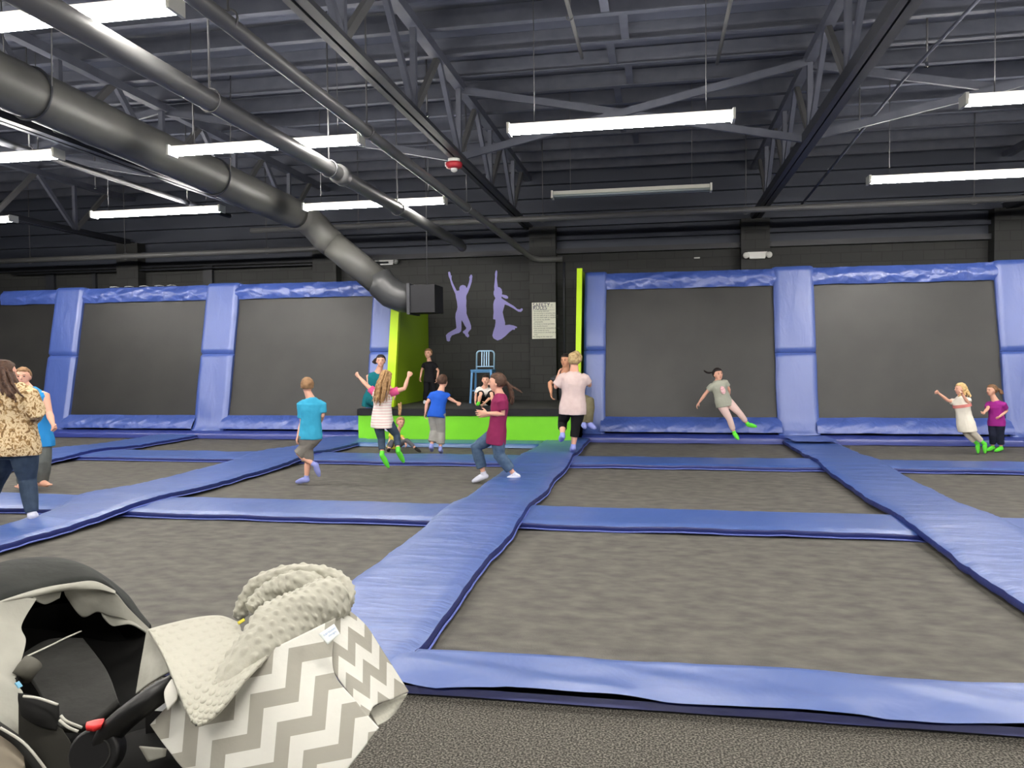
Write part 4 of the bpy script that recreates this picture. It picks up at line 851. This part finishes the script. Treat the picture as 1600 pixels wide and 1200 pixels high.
# canopy
rim = [(-60, 965, 1.8), (0, 938, 1.9), (60, 922, 2.0), (100, 912, 2.06), (150, 908, 2.12), (176, 920, 2.16), (200, 950, 2.2), (216, 967, 2.23), (234, 984, 2.26)]
outr = [(-60, 905, 1.92), (0, 879, 2.08), (38, 872, 2.16), (72, 870, 2.22), (105, 874, 2.27), (152, 897, 2.32), (196, 926, 2.34), (222, 962, 2.34), (237, 983, 2.31)]
R0, R1 = W3(rim), W3(outr); R2 = [p + V((-.08, .1, -.12)) for p in R1]; R3 = [p + V((-.18, .06, -.38)) for p in R1]
NR = 44
def crow(P): return [poly_at(P, i / NR) for i in range(NR + 1)]
rows_ = []
S0, S1, S2, S3 = crow(R0), crow(R1), crow(R2), crow(R3)
for k in range(8): rows_.append([a.lerp(b_, k / 8) + V((0, 0, .018 * math.sin(PI * k / 8))) for a, b_ in zip(S0, S1)])
for k in range(6): rows_.append([a.lerp(b_, k / 6) + V((-.01, .02, .01)) * math.sin(PI * k / 6) for a, b_ in zip(S1, S2)])
rows_.append(S2); rows_.append(S3)
o = MB().rings(rows_, closed=False).build('canopy', M_canopy, t); mod(o, 'SOLIDIFY', thickness=.006, offset=-1)
MB().rings([[a.lerp(b_, q) for a, b_ in zip(S0, S3)] for q in (.25, .5, .75, 1)], closed=False).build('canopy_inside', M_seatb, t)
# rolled liner edge under the rim, then the valance pieces
patch('liner', M_liner, t, [(-60, 962, 1.79), (0, 940, 1.88), (60, 921, 1.98), (110, 912, 2.04), (148, 909, 2.09), (180, 924, 2.13)], [(-60, 978, 1.77), (0, 942, 1.865), (50, 933, 1.95), (100, 923, 2.02), (150, 921, 2.07), (180, 928, 2.12)],
      [(-60, 962, 1.79), (-60, 978, 1.77)], [(180, 924, 2.13), (180, 928, 2.12)], nu=40, nv=8, sag=.012, wr=.004)
patch('liner', M_liner, t, [(100, 922, 2.06), (130, 920, 2.08), (160, 921, 2.1), (180, 926, 2.13), (200, 950, 2.17), (234, 984, 2.22)], [(103, 930, 2.08), (128, 963, 2.1), (152, 956, 2.11), (170, 962, 2.13), (196, 968, 2.16), (230, 990, 2.2)],
      [(100, 922, 2.06), (103, 930, 2.08)], [(234, 984, 2.22), (230, 990, 2.2)], nu=50, nv=16, wr=.008, ws=14)
patch('liner', M_liner, t, [(158, 958, 2.13), (175, 960, 2.14), (200, 966, 2.17), (233, 986, 2.22)], [(162, 964, 2.12), (176, 978, 2.14), (205, 976, 2.16), (231, 990, 2.2)], [(158, 958, 2.13), (162, 964, 2.12)], [(233, 986, 2.22), (231, 990, 2.2)], nu=30, nv=10, wr=.006, ws=16)
patch('liner', M_liner, t, [(48, 932, 1.98), (70, 929, 2.0), (96, 923, 2.03)], [(56, 938, 1.98), (71, 944, 2.0), (93, 934, 2.03)], [(48, 932, 1.98), (56, 938, 1.98)], [(96, 923, 2.03), (93, 934, 2.03)], nu=20, nv=8, wr=.004)
patch('side_drape', M_liner, t, [(-60, 970, 1.77), (0, 940, 1.87), (30, 934, 1.92), (57, 936, 1.95)], [(-60, 1150, 1.58), (-20, 1150, 1.6), (20, 1180, 1.61), (72, 1220, 1.62)],
      [(-60, 970, 1.77), (-60, 1060, 1.66), (-60, 1150, 1.58)], [(57, 936, 1.95), (33, 978, 1.88), (40, 1003, 1.84), (29, 1045, 1.78), (24, 1068, 1.74), (37, 1088, 1.72), (36, 1140, 1.67), (50, 1185, 1.64), (72, 1220, 1.62)], nu=50, nv=60, wr=.014, ws=7)
MB().tube([poly_at(W3([(-50, 1105, 1.55), (0, 1138, 1.57), (32, 1162, 1.58), (58, 1195, 1.58), (78, 1225, 1.58)]), i / 20) for i in range(21)], 0.011, 8).build('hem_band', M_pad, t)
MB().tube([poly_at(W3([(0, 1137, 1.545), (36, 1160, 1.56), (64, 1192, 1.565), (86, 1225, 1.565)]), i / 20) for i in range(21)], 0.0035, 6).build('hem_piping', M_pipe2, t)
patch('lower_drape', mat('beige grey cloth', (150, 140, 124), .8, .2), t, [(-60, 1135, 1.57), (0, 1146, 1.58), (35, 1170, 1.59)], [(-60, 1260, 1.48), (0, 1260, 1.5), (48, 1255, 1.52)], [(-60, 1135, 1.57), (-60, 1260, 1.48)], [(35, 1170, 1.59), (48, 1255, 1.52)], nu=20, nv=20, wr=.006)
# seat
patch('seat_side', M_seatb, t, [(20, 930, 2.2), (90, 930, 2.36), (170, 955, 2.4), (236, 984, 2.27)], [(30, 1140, 1.86), (100, 1160, 1.84), (150, 1145, 1.84), (216, 1092, 2.0)],
      [(20, 930, 2.2), (25, 1040, 2.0), (30, 1140, 1.86)], [(236, 984, 2.27), (226, 1040, 2.14), (216, 1092, 2.0)], nu=30, nv=30, sag=-.08)
patch('seat_pad', M_pad, t, [(30, 1030, 1.92), (75, 1004, 2.02), (128, 1002, 2.1)], [(95, 1140, 1.7), (140, 1136, 1.71), (186, 1098, 1.8)], [(30, 1030, 1.92), (60, 1080, 1.82), (95, 1140, 1.7)], [(128, 1002, 2.1), (165, 1050, 1.95), (186, 1098, 1.8)], nu=30, nv=30, wr=.008, ws=10, th=.02)
patch('crotch_cover', mat('olive black cloth', (40, 39, 34), .8, .2), t, [(30, 1100, 1.66), (62, 1120, 1.64), (98, 1140, 1.63)], [(30, 1215, 1.58), (80, 1225, 1.57), (128, 1215, 1.57)], [(30, 1100, 1.66), (30, 1215, 1.58)], [(98, 1140, 1.63), (115, 1170, 1.6), (128, 1215, 1.57)], nu=20, nv=20, wr=.006)
patch('harness_pad', M_seatb, t, [(30, 1084, 1.66), (60, 1092, 1.66), (92, 1102, 1.66)], [(36, 1118, 1.63), (60, 1132, 1.62), (88, 1142, 1.62)], [(30, 1084, 1.66), (36, 1118, 1.63)], [(92, 1102, 1.66), (88, 1142, 1.62)], nu=14, nv=14, sag=.02, th=.012)
MB().tube(W3([(34, 1058, 1.76), (42, 1046, 1.78), (52, 1034, 1.8)]), 0.026, 16).build('shoulder_roll', mat('grey strap roll', (86, 84, 76), .6, .3), t)
MB().beam(at(30, 1060, 1.78), at(18, 1066, 1.74), .03, .02).build('harness_strap', M_pad, t, smooth=False)
for nm, P in (('seat_piping', [(41, 1026, 1.8), (80, 1008, 1.93), (100, 998, 2.0), (127, 986, 2.08)]), ('harness_piping', [(37, 1088, 1.635), (60, 1091, 1.63), (90, 1101, 1.63)]), ('harness_piping', [(95, 1118, 1.61), (104, 1127, 1.61), (128, 1137, 1.63)]), ('harness_piping', [(93, 1125, 1.6), (106, 1136, 1.6), (122, 1143, 1.61)])):
    MB().tube([poly_at(W3(P), i / 14) for i in range(15)], 0.0035 if 'har' in nm else .0025, 6).build(nm, M_pipe2, t)
MB().beam(at(26, 1066, 1.71), at(32, 1074, 1.71), .012, .004).build('blue_tag', mat('pale blue tag', (120, 180, 210), .6, .3), t, smooth=False)
MB().ell(at(120, 1260, 1.85), (.42, -.06, 0), (.03, .24, 0), (0, 0, .16), 28, 14).build('seat_shell', M_seatb, t)
MB().ell(at(270, 1205, 1.75), (.25, -.04, 0.02), (.02, .16, 0), (0, 0, .1), 28, 14).build('foot_shell', M_seatb, t)
patch('footrest_tab', M_liner, t, [(218, 1166, 1.57), (260, 1170, 1.57)], [(232, 1190, 1.57), (258, 1182, 1.57)], [(218, 1166, 1.57), (232, 1190, 1.57)], [(260, 1170, 1.57), (258, 1182, 1.57)], nu=6, nv=6)
hp_ = [poly_at(W3([(152, 1172, 1.56), (185, 1132, 1.57), (228, 1098, 1.6), (275, 1068, 1.68), (340, 1045, 1.84), (410, 1030, 1.98), (440, 1020, 2.06), (415, 1015, 2.16), (330, 1008, 2.24), (255, 1015, 2.26)]), i / 40) for i in range(41)]
MB().tube(hp_, [0.034 + (0.004 if i < 12 else 0) for i in range(41)], 16, flat=((0, .3, 1), .62)).build('handle', M_hand, t)
hc = at(153, 1174, 1.55); ax = (EYE - hc).normalized().lerp(V((0, -1, .1)), .5).normalized()
b = MB(); b.tube([hc + ax * .03, hc - ax * .03], .054, 32); h_ = b.build('handle_hub', M_hand, t, angle=40); mod(h_, 'BEVEL', width=.006, segments=3)
e1 = ax.orthogonal().normalized(); e2 = ax.cross(e1)
MB().tube([hc + ax * .031 + (e1 * math.cos(a) + e2 * math.sin(a)) * .036 for a in [PI * .2 + i * PI / 14 for i in range(15)]], .0025, 6).build('hub_groove', M_pad, h_)
o = patch('release_button', M_redb, t, [(136, 1132, 1.53), (150, 1128, 1.54), (163, 1126, 1.55)], [(134, 1138, 1.515), (146, 1139, 1.515), (158, 1136, 1.53)], [(136, 1132, 1.53), (134, 1138, 1.515)], [(163, 1126, 1.55), (158, 1136, 1.53)], nu=10, nv=6, th=.012)
# chassis and wheels, below the frame of the photograph but carrying the seat
for sx in (-.42, .34):
    for sy in (-.2, .2):
        p0 = base + V((sx * .5, sy * .7, .62)); p1 = base + V((sx, sy, .1))
        MB().tube([p0, p1], .014, 10).build('chassis_leg', M_hand, t)
        wv = MB(); wv.tube([p1 + V((0, -.025, 0)), p1 + V((0, .025, 0))], .098, 26); wh = wv.build('wheel', M_frame, t, angle=40)
        MB().tube([p1 + V((0, -.03, 0)), p1 + V((0, .03, 0))], .05, 20).build('wheel_hub', M_house, wh, angle=40)
MB().beam(base + V((-.25, -.15, .62)), base + V((.2, -.15, .62)), .03, .03).beam(base + V((-.25, .15, .62)), base + V((.2, .15, .62)), .03, .03).beam(base + V((-.1, -.15, .62)), base + V((-.1, .15, .62)), .05, .2).build('chassis_frame', M_hand, t, smooth=False)

# the blanket: chevron cotton on one side, dotted plush on the other
def chevron(name, amp):
    m = mat(name, (228, 224, 206), .85, .15, bump=.12, bscale=26); nt = m.node_tree; b_ = nt.nodes['Principled BSDF']
    uv = nd(nt, 'ShaderNodeUVMap'); sp = nd(nt, 'ShaderNodeSeparateXYZ'); nt.links.new(uv.outputs[0], sp.inputs[0])
    def mt(op, a, b2=None):
        n = nd(nt, 'ShaderNodeMath', operation=op)
        for i, x in ((0, a), (1, b2)):
            if x is None: continue
            if isinstance(x, (int, float)): n.inputs[i].default_value = x
            else: nt.links.new(x, n.inputs[i])
        return n.outputs[0]
    z = mt('SUBTRACT', sp.outputs[1], mt('MULTIPLY', mt('PINGPONG', sp.outputs[0], .5), 2 * amp))
    g = mt('GREATER_THAN', mt('FRACT', mt('MULTIPLY', z, .5)), .5)
    mx = nd(nt, 'ShaderNodeMix', data_type='RGBA'); nt.links.new(g, mx.inputs[0]); mx.inputs[6].default_value = lin((214, 213, 204)); mx.inputs[7].default_value = lin((160, 157, 146))
    nt.links.new(mx.outputs[2], b_.inputs['Base Color']); return m
def to_px(p):
    d = p - EYE; return 800 + FPX * d.dot(_r) / d.dot(_f), 600 - FPX * d.dot(_u) / d.dot(_f)
def print_uv(o, O, A, N):
    # lay the woven chevron repeat on the cloth: O a corner of one zigzag, A one repeat along it, N half a stripe across
    me = o.data; L = me.uv_layers.new(name='UVMap'); w0 = W[o.name]; det = A[0] * N[1] - A[1] * N[0]; cache = {}
    for lp in me.loops:
        x, y = cache.get(lp.vertex_index) or cache.setdefault(lp.vertex_index, to_px(me.vertices[lp.vertex_index].co + w0))
        x -= O[0]; y -= O[1]; L.data[lp.index].uv = ((x * N[1] - y * N[0]) / det, (A[0] * y - A[1] * x) / det)
M_chA, M_chB = chevron('chevron cotton front', 1.176), chevron('chevron cotton side', -1.09)
M_mink = mat('dotted cream grey plush', (180, 178, 164), .95, .1, sheen=.15, bump=.1, bscale=90)
patch('near_seat_side', M_seatb, t, [(170, 1125, 1.78), (216, 1092, 1.94), (268, 1052, 1.94)], [(140, 1230, 1.66), (230, 1240, 1.66), (330, 1240, 1.66)], [(170, 1125, 1.78), (140, 1230, 1.66)], [(268, 1052, 1.94), (300, 1120, 1.76), (330, 1240, 1.66)], nu=16, nv=16)
t = thing('baby_blanket', 'grey and white chevron baby blanket with dotted plush back, draped over the stroller handle', 'blanket', at(420, 1100, 1.75) - V((0, 0, .15)))
o = patch('chevron_front', M_chA, t, [(285, 1080, 1.66), (350, 1048, 1.68), (430, 1012, 1.72), (500, 978, 1.8), (524, 966, 1.84)], [(235, 1133, 1.6), (262, 1170, 1.56), (300, 1212, 1.52), (400, 1275, 1.48), (500, 1250, 1.5), (550, 1192, 1.55), (592, 1137, 1.6)],
      [(285, 1080, 1.66), (235, 1133, 1.6)], [(524, 966, 1.84), (520, 1045, 1.73), (555, 1095, 1.66), (592, 1137, 1.6)], nu=70, nv=60, wr=.007, ws=6, sag=.02)
print_uv(o, (412.5, 1107.3), (59.4, -71.9), (20.8, 21.9))
o = patch('chevron_side', M_chB, t, [(490, 985, 1.83), (520, 966, 1.88), (544, 953, 1.94)], [(575, 1122, 1.68), (582, 1106, 1.72), (592, 1099, 1.78), (612, 1093, 1.86), (638, 1081, 1.92)],
      [(490, 985, 1.83), (520, 1048, 1.76), (575, 1122, 1.68)], [(544, 953, 1.94), (572, 978, 1.95), (598, 1018, 1.94), (638, 1081, 1.92)], nu=50, nv=50, wr=.007, ws=9)
print_uv(o, (554.2, 1042.7), (26, -20.8), (11.5, 25.4))
patch('plush_underside', M_mink, t, [(576, 1112, 1.78), (605, 1095, 1.88), (637, 1083, 1.94)], [(590, 1134, 1.72), (605, 1126, 1.8), (618, 1112, 1.88)], [(576, 1112, 1.78), (590, 1134, 1.72)], [(637, 1083, 1.94), (618, 1112, 1.88)], nu=30, nv=20, dots=.004)
patch('plush_flap', M_mink, t, [(232, 985, 1.86), (265, 976, 1.92), (310, 966, 1.98), (345, 964, 2.0), (372, 974, 1.98)], [(311, 1134, 1.49), (326, 1127, 1.5), (350, 1104, 1.53), (382, 1064, 1.6), (418, 1026, 1.7)],
      [(232, 985, 1.86), (255, 1025, 1.74), (278, 1080, 1.57), (298, 1124, 1.5), (311, 1134, 1.49)], [(372, 974, 1.98), (384, 1000, 1.87), (402, 1014, 1.77), (418, 1026, 1.7)], nu=120, nv=120, wr=.006, ws=7, dots=.006, sp=.03, th=.008, sag=.015)
patch('chevron_reverse', M_liner, t, [(230, 984, 1.88), (246, 982, 1.88)], [(213, 1084, 1.76), (240, 1064, 1.74), (272, 1046, 1.72)], [(230, 984, 1.88), (221, 1035, 1.82), (213, 1084, 1.76)], [(246, 982, 1.88), (258, 1018, 1.8), (272, 1046, 1.72)], nu=24, nv=24, wr=.008, ws=22)
o = patch('snap_tab', mat('white cotton tape', (208, 206, 196), .8, .2), t, [(268, 1062, 1.64), (276, 1064, 1.63)], [(262, 1110, 1.57), (276, 1094, 1.58)], [(268, 1062, 1.64), (257, 1082, 1.6), (262, 1110, 1.57)], [(276, 1064, 1.63), (279, 1080, 1.6), (276, 1094, 1.58)], nu=10, nv=12)
# the rolled plush bulk
def bumpy_tube(path, rad, nm, n=110, m=72, dots=.005, sp=.025, lump=.012, seed=0, flat=1.0):
    P = W3(path); N = n; L = sum((a - b_).length for a, b_ in zip(P, P[1:])); R = []; up0 = V((0, -.3, 1))
    for i in range(N + 1):
        x = i / N; c = poly_at(P, x); T = (poly_at(P, min(1, x + .02)) - poly_at(P, max(0, x - .02))).normalized()
        a1 = (up0 - T * up0.dot(T)).normalized(); a2 = T.cross(a1); y = x * (len(rad) - 1); q = min(int(y), len(rad) - 2); r0 = rad[q] + (rad[q + 1] - rad[q]) * (y - q)
        r0 *= min(1, .15 + math.sqrt(max(0, min(x, 1 - x) / .06)) * .85)
        row = []
        for j in range(m):
            an = 2 * PI * j / m; per = 2 * PI * r0 / sp; k = max(4, round(per)); a = an / (2 * PI) * k; b_ = x * L / sp; a += .5 * (int(math.floor(b_)) % 2)
            dd = math.hypot(a - math.floor(a) - .5, b_ - math.floor(b_) - .5); h = dots * max(0, 1 - (dd / .32) ** 2)
            dv = a1 * (math.cos(an) * flat) + a2 * math.sin(an); h += lump * nz(x * 4 + math.cos(an), math.sin(an) * 1.4, seed)
            row.append(c + dv * (r0 + h))
        R.append(row)
    return MB().rings(R).build(nm, M_mink, t)
bumpy_tube([(338, 1082, 1.6), (388, 1028, 1.71), (428, 994, 1.79), (466, 967, 1.86), (505, 944, 1.92), (541, 932, 1.97)], [.012, .05, .07, .074, .066, .04], 'plush_roll', n=150, m=110, dots=.006, sp=.028, lump=.014, seed=1)
bumpy_tube([(372, 968, 2.03), (382, 944, 2.04), (402, 915, 2.05), (438, 900, 2.05), (482, 894, 2.04), (520, 900, 2.03), (541, 920, 2.0), (541, 948, 1.95)], [.016, .022, .026, .024, .022, .02, .022, .02], 'plush_fold', m=56, lump=.006, seed=5)
bumpy_tube([(392, 956, 1.97), (410, 936, 2.0), (440, 918, 2.02), (470, 908, 2.02), (505, 912, 2.0)], [.02, .03, .034, .03, .02], 'plush_fold', m=56, lump=.008, seed=8)
o = patch('yellow_tag', mat('yellow tag', (226, 210, 70), .6, .3), t, [(371, 972, 1.935), (381, 966, 1.935)], [(373, 976, 1.93), (383, 970, 1.93)], [(371, 972, 1.935), (373, 976, 1.93)], [(381, 966, 1.935), (383, 970, 1.93)], nu=4, nv=4, th=.002)
# care tag with its blue script
TG = [(498, 991, 1.72), (522, 975, 1.75), (531, 990, 1.735), (512, 1007, 1.705)]
o = patch('care_tag', mat('white satin tag', (226, 232, 228), .5, .4), t, [TG[0], TG[1]], [TG[3], TG[2]], [TG[0], TG[3]], [TG[1], TG[2]], nu=6, nv=6, th=.0015)
c0, c1, c3 = at(*TG[0]), at(*TG[1]), at(*TG[3]); ex = (c1 - c0).normalized(); ey = orth(c0 - c3, ex); ez_ = ex.cross(ey); tw = (c1 - c0).length; thh = (c0 - c3).length
for body, sz, fx_, fy in (('carousel', .26, .12, .42), ('designs', .12, .3, .66)):
    cu = bpy.data.curves.new('tag_lettering', 'FONT'); cu.body = body; cu.size = 1; tmp = bpy.data.objects.new('tag_lettering', cu); me = bpy.data.meshes.new_from_object(tmp); bpy.data.objects.remove(tmp)
    me.materials.clear(); me.materials.append(mat('blue tag ink', (110, 140, 190), .6, .3))
    wmax = max(v.co.x for v in me.vertices); k = tw * (.78 if fy < .5 else .5) / wmax
    og = c0 + ex * (tw * fx_) - ey * (thh * fy) + ez_ * (.004 if ez_.dot(EYE - c0) > 0 else -.004)
    for v in me.vertices: v.co = og + ex * (v.co.x * k) + ey * (v.co.y * k) - W[o.name]
    l_ = bpy.data.objects.new('tag_lettering', me); COL.objects.link(l_); l_.parent = o
